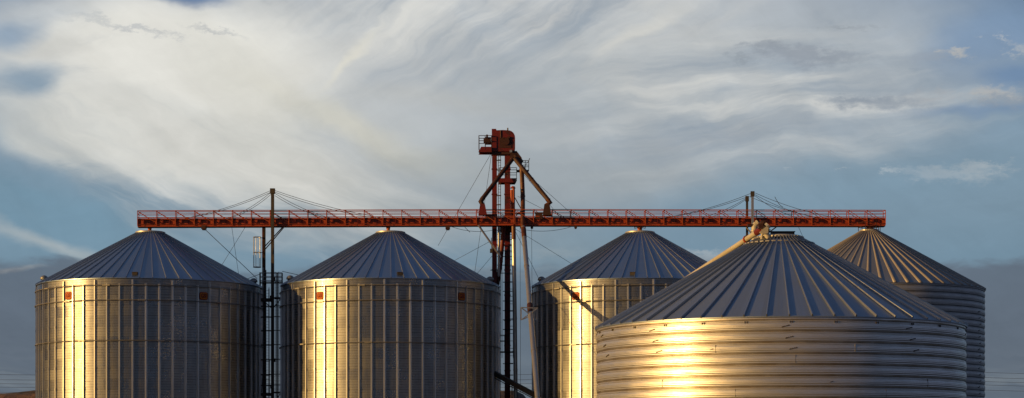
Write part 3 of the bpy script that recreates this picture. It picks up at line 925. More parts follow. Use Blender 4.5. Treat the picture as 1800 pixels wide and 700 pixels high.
ep('spout_elbow', M['rust_pipe'], lambda mb: mb.tube([E(961,356,-3.0), E(966,362,-3.0), E(960.5,366,-3.0), E(960,381,-3.0)], [.27,.30,.25,.3], 14))
ep('hopper', M['dark_rust'], lambda mb: mb.prism([(v.x, v.z) for v in (E(956,366), E(965,366), E(968,385), E(953,385))], ZE-3.7, ZE-2.8))
# service ladder with cage up the legs
def ladder(mb, x0, x1, yt, yb, dy, step=.34):
    for x in (x0, x1): mb.tube([E(x,yt,dy), E(x,yb,dy)], .035, 5)
    z0_ = E(0,yb).z; z1_ = E(0,yt).z; n = int((z1_-z0_)/step)
    for i in range(n):
        q = z0_+i*step; mb.tube([(E(x0,0).x,ZE+dy,q),(E(x1,0).x,ZE+dy,q)], .018, 4)
ep('ladder', M['dark_steel'], lambda mb: ladder(mb, 876, 880, 268, 780, -.4))
for ys, xa, xb, dy, w_, h_ in (((283,300,345,361),872,881,-.4,.10,.10),((406,413,422,433,442,452,467,481),874,900,-.5,.055,.08),
        ((497,513,530,547,563,580,640,660),884,902,-.6,.06,.09),((476,512),862,880,-.6,.08,.08)):
    for y in ys: ep('cross_tie', M['dark_steel'], lambda mb: mb.bar(E(xa,y,dy), E(xb,y,dy), w_, h_))
def fn(mb):
    for x in (882.5, 902): mb.tube([E(x,402,-.75), E(x,630,-.75)], .03, 5)
    for y in range(405, 640, 13): 
        q = E(901.5,y,-.55); mb.bar((q.x-.3,q.y,q.z),(q.x+.25,q.y,q.z),.05)
ep('cable_conduit', M['dark_steel'], fn)
def fn(mb):
    a = E(877,620); b_ = E(902,620); mb.box((a.x, ZE-.9, a.z), (b_.x, ZE+.6, a.z+.10)); mb.bar(E(900,620,-.9), E(908,612,-.9), .10)
ep('lower_platform', M['dark_steel'], fn)
ep('lower_railing', M['dark_steel'], lambda mb: rail_box(mb, 878, 896, 620, 590, 600, -.9, .6, .035))
def fn(mb):
    a = E(885,405); mb.box((E(879,0).x, ZE-1.0, E(0,410).z), (E(899,0).x, ZE-.4, E(0,398).z))
ep('transfer_box', M['dark_rust'], fn)
def fn(mb):
    mb.bar(E(903,345,-.5), E(918,372,-.5), .10)
ep('tie_brace', M['dark_rust'], lambda mb: mb.bar(E(903,384,-.5), E(918,370,-.5), .10))
ep('tie_beam', M['dark_rust'], lambda mb: mb.bar(E(897,377,-.5), E(922,377,-.5), .16))
ep('tie_brace', M['dark_rust'], fn)

# ------------------------------------------------------------------ separate grain pipes
def pipe_thing(name, label, cat, pts, r, mat, mat2=None, split=None, flanges=0, grp=None, extras=None):
    b0 = Vector(pts[-1]); root = thing(name, label, cat, (b0.x, b0.y, b0.z), grp)
    mb = MB(); mb.tube(pts, r, 18)
    if flanges:
        for a, b_ in zip(pts, pts[1:]):
            a = Vector(a); b_ = Vector(b_); L = (b_-a).length; n = max(1, int(L/flanges)); d = (b_-a).normalized()
            for i in range(1, n+1): c = a.lerp(b_, i/n); mb.tube([c-d*.06, c+d*.06], r*1.13, 18)
    o = part_world(mb, 'tube', mat, root); smooth_by_angle(o)
    return root
ZP = 222.0
# grey vertical down pipe right of the black leg
T = lambda x, y, z: at(x, y, z)
bot = T(908, 700, ZP); bot = Vector((bot.x, bot.y, 0.0))
r1 = pipe_thing('down_pipe', 'straight grey vertical down pipe beside the dark elevator leg, rusty near its top', 'pipe',
   [T(903,415,ZP), T(905,560,ZP), bot], .235, M['pipe'], flanges=5.5)
mb = MB(); mb.tube([T(902.7,398,ZP), T(903.1,421,ZP)], .25, 18); part_world(mb, 'rusty_top', M['rust_pipe'], r1)
for xx in (899.5, 902.8):
    mb = MB(); mb.tube([T(xx,328 if xx > 900 else 334,ZP+2), T(xx,398,ZP+2)], .16, 12); part_world(mb, 'riser', M['red'], r1)
mb = MB(); mb.tube([T(901.5,331,ZP+2), T(901.5,327,ZP+2)], [.36,.05], 12); part_world(mb, 'riser_cap', M['red'], r1)

# long inclined spout that comes down towards the camera
top = T(918, 300, ZE-1); p1 = T(920, 400, 222.2); zb = 196.0
p2 = T(945, 700, zb); dirv = (p2-p1); k = (p2.z-.6)/(-dirv.z/dirv.length); p3 = p2+dirv.normalized()*k*1.0
r2 = pipe_thing('inclined_spout', 'long pale slanting spout with a triangular bracket, right of the elevator tower', 'pipe',
   [p1, p2, p3], .27, M['pipe'], flanges=7.0)
mb = MB(); flanged(mb, [T(917,297,ZE-1.2), T(919,345,224.8), T(919,400,222.3)], .26, 3.0, 1.12); part_world(mb, 'rusty_drop', M['rust_pipe'], r2)
def onp(py):
    # point on the pipe axis at picture height py
    lo, hi = 0., 1.
    for _ in range(40):
        mid = (lo+hi)/2; q = p1.lerp(p2, mid); yy = HY-(q.z-CAMH)*F/q.y
        if yy < py: lo = mid
        else: hi = mid
    return p1.lerp(p2, lo)
mb = MB(); mb.tube([onp(402), onp(418)], .29, 18); part_world(mb, 'rusty_collar', M['rust_pipe'], r2)
mb = MB(); a = onp(536); b_ = onp(550); mb.tube([a, b_], .32, 18); part_world(mb, 'clamp', M['dark_rust'], r2)
mb = MB(); c = onp(552)
def O(px, py): q = at(px, py, c.y); return q
for (x0,y0,x1,y1) in ((916,541,945,542),(916,541,916,563),(916,563,945,542),(916,563,930,557),(916,541,930,552),(930,557,944,563)):
    mb.bar(O(x0,y0)+Vector((0,-.35,0)), O(x1,y1)+Vector((0,-.2,0)), .10, .10)
for (x0,y0,x1,y1) in ((932,545,944,546),(944,546,943,560)):
    mb.bar(O(x0,y0)+Vector((0,.5,0)), O(x1,y1)+Vector((0,.5,0)), .08, .08)
part_world(mb, 'bracket', M['pipe'], r2)

# red slanting pipe left of the black leg
pipe_thing('slanting_spout', 'dark red slanting spout between the two elevator legs', 'pipe',
   [T(886,396,ZE-1.2), T(880,460,ZE-.6), T(866,560,ZE+1.5), T(850,660,ZE+4)], .25, M['red_dark'], flanges=4.0)
# pale conduit pole and strut on the left of the tower
pipe_thing('conduit_pole', 'thin pale vertical conduit between catwalk and second bin, left of the black leg', 'pipe',
   [T(876.8,395,ZE-1.8), T(877,470,ZE-1.8), T(877,486,ZE-1.8)], .13, M['grey_steel'])
b0 = T(880,452,ZE-2.2)
root = thing('diagonal_strut', 'pale diagonal strut running from the catwalk underside down to the tower', 'strut', tuple(b0))
mb = MB(); mb.bar(T(841,396,222.2), b0, .20, .14); mb.bar(T(841,396,222.2)+Vector((0,.6,0)), b0+Vector((0,.6,0)), .08, .08); part_world(mb, 'arm', M['pipe'], root)
mb = MB(); mb.box(tuple(T(862,444,ZE-2.6)-Vector((.05,0,0))), tuple(T(866,438,ZE-2.2)+Vector((0,.2,0)))); mb.bar(T(864,444,ZE-2.5), T(864,418,ZE-2.5), .07)
part_world(mb, 'end_bracket', M['dark_steel'], root)
# dark boot conveyor low in the gap
b0 = T(948, 699, 215)
root = thing('incline_conveyor', 'dark inclined conveyor tube low in the gap right of the second bin', 'conveyor', (b0.x, b0.y, 0))
mb = MB(); mb.bar(T(868,656,219), T(948,699,215), .50, .50); part_world(mb, 'casing', M['dark_steel'], root)
mb = MB(); mb.bar(T(880,650,218.7), T(880,664,218.7), .07); mb.bar(T(868,664,218.5), T(948,706,214.6), .08); part_world(mb, 'chord', M['dark_steel'], root)
mb = MB(); mb.bar(T(948,699,215), Vector((b0.x, b0.y, 0)), .22); mb.bar(T(900,675,217.4), Vector((T(900,675,217.4).x, 217.4, 0)), .12); part_world(mb, 'stand', M['dark_steel'], root)

# ------------------------------------------------------------------ auger to the near bin and its cream down pipe
ZA = 142.0
a0 = at(1346, 398.5, ZA); a1 = at(1194, 499, 156.0); a2 = a0+(a1-a0)*1.62
root = thing('grain_auger', 'cream inclined auger tube with red collars rising to the peak of the near bin', 'auger', (a2.x, a2.y, 0))
mb = MB(); mb.tube([a0, a1, a2], .205, 18); o = part_world(mb, 'tube', M['cream'], root); smooth_by_angle(o)
mb = MB(); d = (a1-a0).normalized(); c = a0+d*.4; mb.tube([c, c+d*1.05], .25, 16); part_world(mb, 'red_collar', M['red_dark'], root)
mb = MB(); c = a0+d*((a1-a0).length*.205); 
mb.tube([c-d*.07, c+d*.07], .29, 16); q = at(1320, 428, c.y); mb.bar(c, q, .11); part_world(mb, 'red_clamp', M['red'], root)
# transfer head: Y chute into the peak
def AP(x, y, dy=0): q = at(x, y, ZA); return Vector((q.x, q.y+dy, q.z))
mb = MB(); mb.prism([(v.x, v.z) for v in (AP(1335,408), AP(1346,399), AP(1350,401), AP(1349,411), AP(1344,412), AP(1340,412))], ZA-.3, ZA+.3)
mb.tube([AP(1346.5,409), AP(1352,424)], [.20,.20], 14); mb.tube([AP(1340.5,410,.1), AP(1339,421,.1)], .09, 10)
part_world(mb, 'discharge_chute', M['cream'], root)
mb = MB(); q = AP(1350,398,-.1); mb.tube([AP(1347,399,-.1), AP(1350,396,-.1)], .24, 12)
part_world(mb, 'end_plate', M['collar'], root)
mb = MB(); mb.tube([AP(1335,399,.1), AP(1343,391,.1)], .24, 12); mb.box(tuple(AP(1333,402,-.2)), tuple(AP(1341,394,.4))); mb.box(tuple(AP(1338,393,-.1)), tuple(AP(1345,388,.4)))
mb.bar(AP(1344,402,.2), AP(1353,404,.2), .14)
part_world(mb, 'drive_motor', M['dark_rust'], root)
mb = MB(); q = a1.lerp(a2, .3); mb.bar(q, (q.x-.5, q.y+1.5, 0), .16); mb.bar(q, (q.x+.9, q.y+1.5, 0), .16); part_world(mb, 'a_frame', M['red_dark'], root)
mb = MB(); mb.tube([a2+Vector((0,0,.3)), Vector((a2.x, a2.y, .1))], .32, 14); part_world(mb, 'feed_leg', M['cream'], root)
# cream down pipe with elbow
zc = 148.0
b0 = at(1326, 432, zc); 
root = thing('elbow_pipe', 'fat cream elbow pipe standing just behind the peak of the near bin', 'pipe', (b0.x, b0.y, 0))
mb = MB(); mb.tube([at(1334,393,zc), at(1329,395,zc), at(1326.5,399,zc), at(1326,406,zc), at(1326,432,zc), Vector((b0.x, b0.y, .1))], [.19,.26,.27,.22,.22,.22], 18); o = part_world(mb, 'tube', M['cream'], root); smooth_by_angle(o)
mb = MB()
for y in (394.5,): q = at(1331, y, zc); mb.tube([q+Vector((.0,0,-.02)), q+Vector((.09,0,.03))], .34, 14)
q = at(1326,406,zc); mb.tube([q-Vector((0,0,.04)), q+Vector((0,0,.04))], .29, 14)
part_world(mb, 'flange', M['cream'], root)
mb = MB(); q = at(1321, 397, zc); mb.box((q.x-.3,q.y-.2,q.z-.06),(q.x+.25,q.y+.2,q.z+.1)); mb.box((q.x+.1,q.y-.2,q.z-.5),(q.x+.2,q.y+.1,q.z)); part_world(mb, 'gate_handle', M['dark_rust'], root)

# ------------------------------------------------------------------ guy wires
def wire(a, b_, label, r=.022, sag=.0, name='guy_wire', cat='wire', grp='guy wires of the elevator tower', mat=None):
    mb = MB(); pts = []
    a = Vector(a); b_ = Vector(b_)
    for i in range(13):
        t = i/12; q = a.lerp(b_, t); q.z -= sag*4*t*(1-t); pts.append(q)
    mb.tube(pts, r, 5); o = mb.build(name, mat or M['cable'])
    return tag(o, label, cat, grp)
wire(E(862,272), at(770,432,240), 'steel guy wire slanting down left from the tower head to behind the second bin')
wire(E(864,272,-.5), at(833,490,240), 'steep guy wire hanging from the tower head left of the leg')
wire(E(864,423), at(790,463,236), 'guy wire from the tower side to the right slope of the second bin roof')
wire(E(866,449), at(833,488,236), 'short lower guy wire from the tower to the edge of the second bin')
wire(E(925,305), at(1012,382,236), 'thin guy wire slanting down right from the tower side platform')
wire(E(915,300), at(985,382,240), 'thinnest guy wire running down right just under the orange spout')
wire(E(910,345), at(955,368,224), 'short wire slanting right from the middle of the tower above the catwalk')
wire(E(905,402), at(1010,467,236), 'guy wire under the right catwalk running down to the third bin roof')
wire(E(904,403), at(952,500,230), 'steep guy wire under the right catwalk ending at the third bin eave')
wire(cw(934.5,400,0), at(936,640,222), 'plumb wire hanging from the right catwalk beside the pale spout', .02)
wire(E(914,402,-3), at(915,700,222), 'plumb wire hanging between the grey down pipe and the pale spout', .02)
wire(E(926,545,-12), at(942,700,205), 'taut wire from the spout bracket down to the ground', .02)
wire(cw(360,403,.2), at(452,490,222), 'taut wire from the left catwalk bracket down to the first bin eave', .035)
wire(cw(406,398,.6), at(422,500,232), 'steep thin wire below the left catwalk crossing another wire')
wire(cw(430,398,.6), at(385,474,232), 'thin wire below the left catwalk leaning left over the first bin roof')
wire(cw(795,399,.1), E(866,405), 'slack wire close under the left catwalk beside the tower', .025, .3)
wire(E(922,404), cw(1003,399,.1), 'slack wire close under the right catwalk beside the tower', .025, .3)
wire(cw(817,399,.3), cw(826,408,.3), 'short loose wire end dangling under the left catwalk', .03)
wire(cw(1405,398,.6), at(1418,432,240), 'short thin wire under the right catwalk above the near bin roof')
wire(at(496,477,221), at(540,487,221.2), 'wire from the access tower to the left edge of the second bin roof', .03)
wire(at(457,482,221), at(430,492,221.2), 'wire from the access tower to the right edge of the first bin roof', .03)
wire(at(1362,336+10,223), at(1376,364,223.5), 'loose frayed cable end drooping right of the right mast', .03, .2)

# ------------------------------------------------------------------ power line far behind
ZL = 420.
def pole(px):
    root = thing('power_pole', 'wooden power pole hidden behind the bins' , 'power pole', (0,0,0), 'power poles behind the bins'); return root
poles_px = [-260, 440, 1130, 1640, 2300]
rows = [(653, 'topmost'), (662, 'second from the top'), (669, 'third from the top'), (675, 'fourth from the top'), (684, 'lowest')]
desc = {-260:'power pole beyond the left edge of the picture', 440:'power pole behind the far left bin', 1130:'power pole behind the third bin', 1640:'power pole behind the far right bin', 2300:'power pole beyond the right edge of the picture'}
for i, px in enumerate(poles_px):
    if px in (-260, 2300): pass
    b0 = at(px, 700, ZL)
    root = thing('power_pole', 'wooden '+desc[px], 'power pole', (b0.x, b0.y, 0), 'power poles behind the bins')
    H = at(0,648,ZL).z
    mb = MB(); mb.tube([(0,0,0),(0,0,H)], [.2,.13], 10); mb.build('pole', M['wood'], root)
    mb = MB()
    for y, _ in rows: zz = at(0,y,ZL).z; mb.box((-.08,-.6,zz-.12),(.08,.6,zz)); 
    mb.build('crossarm', M['wood'], root)
for (y, nm) in rows:
    mb = MB()
    for a, b_ in zip(poles_px, poles_px[1:]):
        A = at(a, y-2, ZL); B = at(b_, y, ZL); pts = []
        for i in range(17):
            t = i/16; q = A.lerp(B, t); q.z -= .9*4*t*(1-t); pts.append(q)
        mb.tube(pts, .03, 4)
    tag(mb.build('power_line', M['cable']), f'{nm} of the five power lines low at the right edge', 'power line', 'power lines')

# ------------------------------------------------------------------ sky
world = bpy.data.worlds.new('World'); scene.world = world; world.use_nodes = True
wt = world.node_tree; nt = NT(wt); bg = wt.nodes['Background']
bg.inputs['Strength'].default_value = .05
sky = nt.n.new('ShaderNodeTexSky'); sky.sky_type = 'NISHITA'; sky.sun_disc = False
sky.sun_elevation = R_(SUN_EL); sky.sun_rotation = R_(180+SUN_AZ)
sky.air_density = 1.0; sky.dust_density = .6; sky.ozone_density = 2.5
tc = nt.n.new('ShaderNodeTexCoord'); gen = tc.outputs['Generated']
x, y, z = nt.sep(gen)
az = nt.m('ARCTAN2', x, y); el = nt.m('ARCSINE', z)
U0 = nt.m('MULTIPLY_ADD', az, 34.5, 9.0); V0 = nt.m('MULTIPLY_ADD', el, 34.5, 0.0)   # hundreds of photo pixels; V up from the horizon
def lin(r, g_, b_):
    f = lambda c: ((c/255+.055)/1.055)**2.4 if c > 10 else c/255/12.92
    return tuple(f(c)*SKYK for c in (r, g_, b_))
SKYK = 20.0
# domain warp
w1 = nt.noise(nt.vmul(gen, (1,1,1.6)), 7.0, 4, .55, out=1); wx, wy, wz = nt.sep(w1)
w2 = nt.noise(nt.vmul(gen, (1,1,2.0)), 26.0, 4, .6, out=1); vx, vy, vz = nt.sep(w2)
U = nt.m('ADD', U0, nt.m('ADD', nt.m('MULTIPLY', nt.m('SUBTRACT', wx, .5), 2.4), nt.m('MULTIPLY', nt.m('SUBTRACT', vx, .5), .55)))
V = nt.m('ADD', V0, nt.m('ADD', nt.m('MULTIPLY', nt.m('SUBTRACT', wy, .5), 1.3), nt.m('MULTIPLY', nt.m('SUBTRACT', vy, .5), .35)))
# streak texture fields in two directions
def streak(theta, sx, sy, seed, detail=5, rough=.6):
    c_, s_ = math.cos(theta), math.sin(theta)
    a = nt.m('ADD', nt.m('MULTIPLY', U, c_), nt.m('MULTIPLY', V, s_)); b_ = nt.m('ADD', nt.m('MULTIPLY', U, -s_), nt.m('MULTIPLY', V, c_))
    return nt.noise(nt.comb(nt.m('MULTIPLY', a, sx), nt.m('MULTIPLY', b_, sy), seed), 1.0, detail, rough)
def P(px, py):
    return (math.atan((px-CX)/F)*34.5+9.0, math.atan((HY-py)/F)*34.5*math.cos(math.atan((px-CX)/F)))
def blob(px, py, rx, ry, rot=0, hard=0., warp=True, u=None, v=None):
    cu, cv = P(px, py); uu = u or (U if warp else U0); vv = v or (V if warp else V0)
    du = nt.m('SUBTRACT', uu, cu); dv = nt.m('SUBTRACT', vv, cv)
    t = R_(rot); c_, s_ = math.cos(t), math.sin(t)
    a = nt.m('MULTIPLY', nt.m('ADD', nt.m('MULTIPLY', du, c_), nt.m('MULTIPLY', dv, s_)), 100./rx)
    b_ = nt.m('MULTIPLY', nt.m('ADD', nt.m('MULTIPLY', du, -s_), nt.m('MULTIPLY', dv, c_)), 100./ry)
    d = nt.m('SQRT', nt.m('ADD', nt.m('MULTIPLY', a, a), nt.m('MULTIPLY', b_, b_)))
    return nt.rng(d, hard, 1., 1., 0., 'SMOOTHSTEP')
sA = streak(R_(-38), .30, 1.5, 1.0); sB = streak(R_(12), .26, 1.25, 4.0); sC = nt.noise(nt.comb(U, nt.m('MULTIPLY', V, 1.5), 8.), 1.1, 6, .62)
wisp = nt.m('ADD', nt.m('MULTIPLY', sA, .4), nt.m('ADD', nt.m('MULTIPLY', sB, .35), nt.m('MULTIPLY', sC, .25)))
C = sky.outputs[0]
# wide thin veil over the whole sky (also outside the picture)
veil = nt.rng(nt.noise(nt.vmul(gen, (1,1,2.2)), 2.2, 6, .6), .46, .74, 0., .5, 'SMOOTHSTEP')
veil = nt.m('MULTIPLY', veil, nt.rng(z, -.02, .12, 0, 1))
C = nt.mix(veil, C, lin(96,104,116))
# brighter blue added overhead and in front, to tint the roofs
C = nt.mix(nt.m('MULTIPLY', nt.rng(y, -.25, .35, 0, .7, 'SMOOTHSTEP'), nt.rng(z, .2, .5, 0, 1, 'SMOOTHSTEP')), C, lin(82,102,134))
# unseen sky: golden glow and opposite blue bank added to tint the walls
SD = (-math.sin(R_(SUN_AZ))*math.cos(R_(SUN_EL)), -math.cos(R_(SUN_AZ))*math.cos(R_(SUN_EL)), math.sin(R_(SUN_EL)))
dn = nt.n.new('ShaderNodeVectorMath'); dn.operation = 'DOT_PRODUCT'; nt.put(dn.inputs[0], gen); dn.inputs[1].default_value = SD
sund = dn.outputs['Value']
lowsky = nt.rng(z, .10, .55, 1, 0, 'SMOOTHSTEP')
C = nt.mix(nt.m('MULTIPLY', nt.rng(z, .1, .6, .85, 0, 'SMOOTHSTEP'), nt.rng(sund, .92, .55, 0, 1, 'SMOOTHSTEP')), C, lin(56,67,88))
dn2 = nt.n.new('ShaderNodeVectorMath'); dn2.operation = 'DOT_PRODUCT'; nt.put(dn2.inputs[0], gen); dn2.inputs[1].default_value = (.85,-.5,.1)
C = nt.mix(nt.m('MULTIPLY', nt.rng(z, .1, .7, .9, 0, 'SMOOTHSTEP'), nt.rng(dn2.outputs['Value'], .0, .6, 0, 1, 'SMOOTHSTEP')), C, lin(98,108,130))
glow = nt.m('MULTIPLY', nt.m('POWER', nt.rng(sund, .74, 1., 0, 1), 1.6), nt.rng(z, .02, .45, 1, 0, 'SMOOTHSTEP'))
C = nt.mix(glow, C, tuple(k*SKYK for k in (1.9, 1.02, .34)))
# front part of the sky: steel blue below, warm white veil above
front = nt.m('MULTIPLY', nt.rng(y, .55, .9, 0, 1, 'SMOOTHSTEP'), nt.rng(z, .30, .55, 1, 0, 'SMOOTHSTEP'))
grad = nt.n.new('ShaderNodeValToRGB'); nt.put(grad.inputs[0], nt.rng(V0, 0., 8.2, 0, 1))
cr = grad.color_ramp
stops = [(0.0,(112,122,128)),(.16,(110,122,132)),(.30,(108,126,141)),(.42,(120,148,167)),(.52,(128,154,172)),(.66,(134,158,176)),(.85,(124,150,175)),(1.,(104,134,168))]
while len(cr.elements) < len(stops): cr.elements.new(.5)
for e, (pos, c) in zip(cr.elements, stops): e.position = pos; e.color = (*[q/SKYK for q in lin(*c)], 1)
gradc = nt.mix(1.0, grad.outputs[0], (SKYK, SKYK, SKYK), 'MULTIPLY')
C = nt.mix(nt.m('MULTIPLY', front, .88), C, gradc)
def lay(fac, colr, amt, mod=None, lo=.36, hi=.62):
    global C
    f = nt.m('MULTIPLY', fac, amt)
    if mod is not None: f = nt.m('MULTIPLY', f, nt.rng(mod, lo, hi, .25, 1., 'SMOOTHSTEP'))
    C = nt.mix(nt.m('MULTIPLY', f, front), C, lin(*colr))
# big veil
lay(blob(760, 60, 1150, 350, 0, .35), (190,194,196), .95, wisp, .22, .44)
lay(blob(1150, 200, 600, 200, -3, .3), (168,176,182), .9, wisp, .26, .48)
lay(blob(1480, 120, 420, 180, 0, .25), (164,173,181), .8, wisp, .26, .5)
lay(blob(520, 260, 430, 120, -8, .3), (194,197,196), .85)
lay(blob(300, 110, 400, 140, -3, .35), (226,225,218), 1., sB, .2, .45)
lay(blob(210, 235, 360, 95, -16, .3), (214,214,208), .95, sB, .2, .45)
lay(blob(500, 300, 420, 70, -16, .25), (204,204,198), .8)
lay(blob(430, 170, 230, 110, -30, .1), (210,209,200), .7)
lay(blob(690, 60, 260, 90, 10, .1), (196,199,199), .6)
lay(blob(640, 235, 330, 34, -22, .0), (208,205,190), .6)
lay(blob(615, 105, 110, 16, 48, .0), (222,219,205), .8)
lay(blob(780, 300, 150, 40, -12, .0), (190,190,180), .55)
lay(blob(60, 250, 170, 60, -18, .2), (198,200,196), .8, sB, .3, .5)
lay(blob(60, 88, 90, 26, 10, .2), (205,205,200), .75)
lay(blob(80, 14, 110, 20, -8, .2), (190,196,200), .7, wisp)
lay(blob(1090, 65, 130, 24, 38, .0), (204,204,199), .8)
lay(blob(1200, 40, 200, 26, 25, .0), (190,193,194), .6)
lay(blob(960, 30, 240, 30, 30, .0), (190,192,192), .5)
lay(blob(760, 190, 260, 34, -8, .0), (182,184,182), .5)
lay(blob(1250, 255, 270, 34, 6, .0), (166,172,177), .7)
lay(blob(1150, 140, 180, 60, 10, .0), (148,158,168), .55, wisp)
lay(blob(780, 120, 220, 60, 10, .0), (164,171,177), .55, wisp)
lay(blob(960, 330, 420, 90, 0, .25), (156,164,169), .75)
lay(blob(640, 390, 420, 70, 0, .2), (160,168,172), .7)
lay(blob(950, 430, 300, 60, 0, .1), (140,154,162), .5)
# feathery fibres: up to the right over the top, down to the right below, level at the right
def fibre(theta, seed):
    f1 = streak(R_(theta), .20, 1.5, seed, 5, .52); f2 = streak(R_(theta+5), .45, 4.4, seed+3.3, 5, .6)
    return nt.m('ADD', nt.m('MULTIPLY', f1, .74), nt.m('MULTIPLY', f2, .26))
fU, fD, fL = fibre(33, 31.), fibre(-24, 47.), fibre(4, 63.)
mU = blob(840, 10, 560, 200, 8, .15); mD = blob(330, 290, 640, 190, -12, .15); mL = blob(1320, 190, 560, 200, 0, .15)
tot = nt.m('ADD', nt.m('ADD', mU, mD), nt.m('ADD', mL, .02))
fibs = nt.m('DIVIDE', nt.m('ADD', nt.m('ADD', nt.m('MULTIPLY', fU, mU), nt.m('MULTIPLY', fD, mD)), nt.m('ADD', nt.m('MULTIPLY', fL, mL), .01)), tot)
fmask = nt.m('MULTIPLY', nt.m('MULTIPLY', nt.m('MINIMUM', tot, 1.), front), 1.)
C = nt.mix(nt.m('MULTIPLY', nt.rng(fibs, .44, .68, 0, .72, 'SMOOTHSTEP'), fmask), C, lin(222,221,215))
C = nt.mix(nt.m('MULTIPLY', nt.rng(fibs, .50, .34, 0, .70, 'SMOOTHSTEP'), nt.m('MULTIPLY', fmask, nt.rng(U0, 3., 8., .30, 1.))), C, lin(138,153,168))
# blue holes
lay(blob(30, 150, 75, 45, 10, .1), (118,146,170), .75)
lay(blob(10, 60, 90, 40, 20, .1), (120,146,172), .7)
lay(blob(290, -4, 130, 26, 0, .2), (96,122,158), .9)
lay(blob(60, 370, 330, 70, -14, .3), (116,148,168), .85)
lay(blob(250, 430, 400, 50, 0, .2), (122,152,171), .6)
lay(blob(1540, 335, 460, 72, 4, .2), (124,150,168), .7)
lay(blob(1760, 60, 150, 90, 20, .2), (120,146,176), .7)
lay(blob(1790, 140, 90, 34, 0, .2), (104,134,170), .7)
lay(blob(1730, 200, 150, 16, 0, .1), (112,138,170), .5)
# faint warm fringes low left and far right
lay(blob(110, 425, 300, 20, -10, .0), (168,178,182), .8)
lay(blob(30, 470, 120, 9, 0, .0), (176,172,166), .6)
lay(blob(560, 420, 300, 14, 0, .0), (160,172,178), .5, sB)
lay(blob(40, 472, 80, 7, 0, .1), (160,160,158), .7, sC)
# small ragged clouds: own warped coordinates, sharper
w3 = nt.noise(nt.vmul(gen, (1,1,2.2)), 75.0, 6, .7, out=1); qx, qy, qz = nt.sep(w3)
UF = nt.m('ADD', U0, nt.m('ADD', nt.m('MULTIPLY', nt.m('SUBTRACT', qx, .5), 1.7), nt.m('MULTIPLY', nt.m('SUBTRACT', vx, .5), .9)))
VF = nt.m('ADD', V0, nt.m('ADD', nt.m('MULTIPLY', nt.m('SUBTRACT', qy, .5), .62), nt.m('MULTIPLY', nt.m('SUBTRACT', vy, .5), .4)))
def puff(px, py, rx, ry, colr, amt, rot=0, hard=.0): rx *= 1.15; ry *= 1.25; lay(blob(px, py, rx, ry, rot, hard, u=UF, v=VF), colr, amt)
puff(1385, 95, 85, 22, (142,150,161), .6, -6); puff(1450, 100, 100, 15, (140,149,160), .6, -4); puff(1350, 85, 40, 12, (140,148,158), .5)
puff(1500, 44, 60, 6, (150,158,166), .6); puff(1300, 104, 40, 7, (140,149,158), .5)
puff(1560, 180, 110, 22, (132,144,158), .7); puff(1500, 178, 60, 12, (130,142,156), .5); puff(1640, 170, 60, 12, (170,174,178), .6)
puff(1740, 165, 55, 13, (182,180,176), .7); puff(1690, 92, 34, 9, (186,184,178), .8); puff(1640, 100, 80, 16, (150,160,172), .6)
puff(1770, 66, 26, 7, (176,182,188), .6, -30); puff(1770, 175, 60, 16, (140,150,162), .6); puff(1795, 88, 20, 12, (180,184,186), .6)
puff(1620, 302, 70, 14, (152,168,180), .75); puff(1700, 300, 90, 17, (160,172,180), .75); puff(1745, 292, 50, 9, (168,178,184), .6); puff(1560, 300, 24, 5, (170,182,190), .7)
puff(1375, 298, 20, 3, (158,172,182), .7); puff(1490, 296, 24, 3, (158,172,182), .6)
puff(170, 40, 90, 8, (175,181,186), .45, -8); puff(255, 58, 60, 7, (165,171,178), .5, -8); puff(375, 57, 70, 7, (160,166,172), .5, -6)
puff(1250, 452, 70, 14, (162,172,178), .75); puff(1225, 442, 30, 8, (172,178,180), .5); puff(960, 440, 90, 14, (146,160,168), .5); puff(900, 480, 160, 12, (140,156,166), .6)
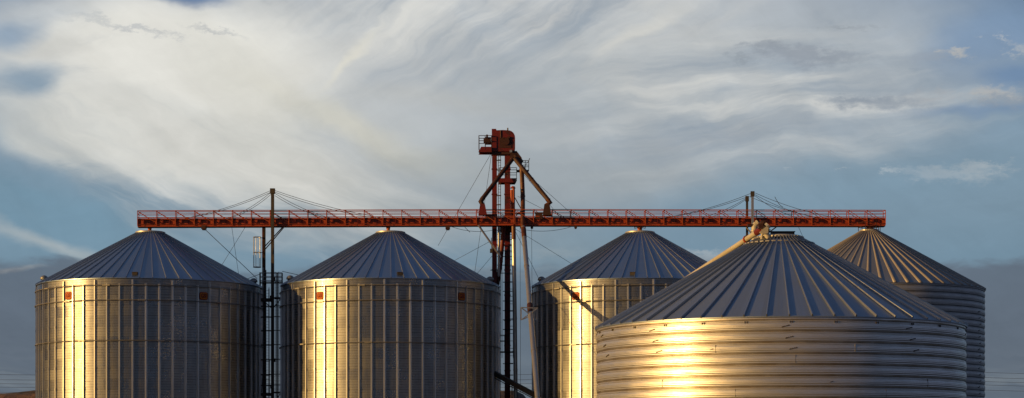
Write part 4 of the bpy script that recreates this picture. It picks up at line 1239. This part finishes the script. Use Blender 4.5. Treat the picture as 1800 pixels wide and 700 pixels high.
# layered grey bank along the horizon
edge = nt.m('MULTIPLY', nt.m('SUBTRACT', streak(0., .35, .9, 12.), .5), 1.0)
ev = nt.m('ADD', V0, edge)
bank = nt.rng(ev, 3.22, 3.42, 1., 0., 'SMOOTHSTEP')
bl = nt.m('ADD', nt.rng(U0, .8, 4.5, 1, .55, 'SMOOTHSTEP'), nt.rng(U0, 12, 16.5, 0, .45, 'SMOOTHSTEP'), clamp=True)
C = nt.mix(nt.m('MULTIPLY', nt.m('MULTIPLY', bank, bl), nt.m('MULTIPLY', front, .85)), C, lin(96,107,121))
layers = nt.rng(streak(0., .30, 3.2, 20., 4, .55), .42, .62, 0, 1, 'SMOOTHSTEP')
low = nt.rng(V0, .6, 2.0, 1, 0, 'SMOOTHSTEP')
C = nt.mix(nt.m('MULTIPLY', nt.m('MULTIPLY', layers, low), nt.m('MULTIPLY', front, .7)), C, lin(138,146,148))
C = nt.mix(nt.m('MULTIPLY', nt.m('MULTIPLY', nt.m('SUBTRACT', 1., layers), nt.rng(V0, 1.0, 3.0, 1, 0)), nt.m('MULTIPLY', front, .3)), C, lin(92,104,116))
# overall fine wisp modulation
g_ = nt.rng(wisp, .35, .65, .90, 1.08)
g2 = nt.m('ADD', nt.m('MULTIPLY', nt.m('SUBTRACT', g_, 1.), front), 1.)
C = nt.mix(1.0, C, nt.comb(g2, g2, g2), 'MULTIPLY')
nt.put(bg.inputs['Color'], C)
world.cycles.sampling_method = 'MANUAL'; world.cycles.sample_map_resolution = 512

# sun
sl = bpy.data.lights.new('sun', 'SUN'); sl.energy = 4.6; sl.angle = R_(.5); sl.color = (1., .585, .18)
so = bpy.data.objects.new('sun', sl); col.objects.link(so)
sdir = Vector((-math.sin(R_(SUN_AZ))*math.cos(R_(SUN_EL)), -math.cos(R_(SUN_AZ))*math.cos(R_(SUN_EL)), math.sin(R_(SUN_EL))))
so.rotation_euler = sdir.to_track_quat('Z', 'Y').to_euler(); so.location = (-60, 100, 60)

# camera
cam = bpy.data.cameras.new('camera'); co = bpy.data.objects.new('camera', cam); col.objects.link(co); scene.camera = co
co.location = (0, 0, CAMH); co.rotation_euler = (R_(90), 0, 0)
cam.sensor_width = 36; cam.lens = 36*F/1800; cam.shift_y = (HY-350)/1800; cam.clip_start = .5; cam.clip_end = 30000
scene.view_settings.view_transform = 'Standard'; scene.view_settings.look = 'None'; scene.view_settings.exposure = 0; scene.view_settings.gamma = 1
scene.render.engine = 'CYCLES'; scene.cycles.max_bounces = 5; scene.cycles.sample_clamp_indirect = 1.5; scene.cycles.caustics_reflective = False
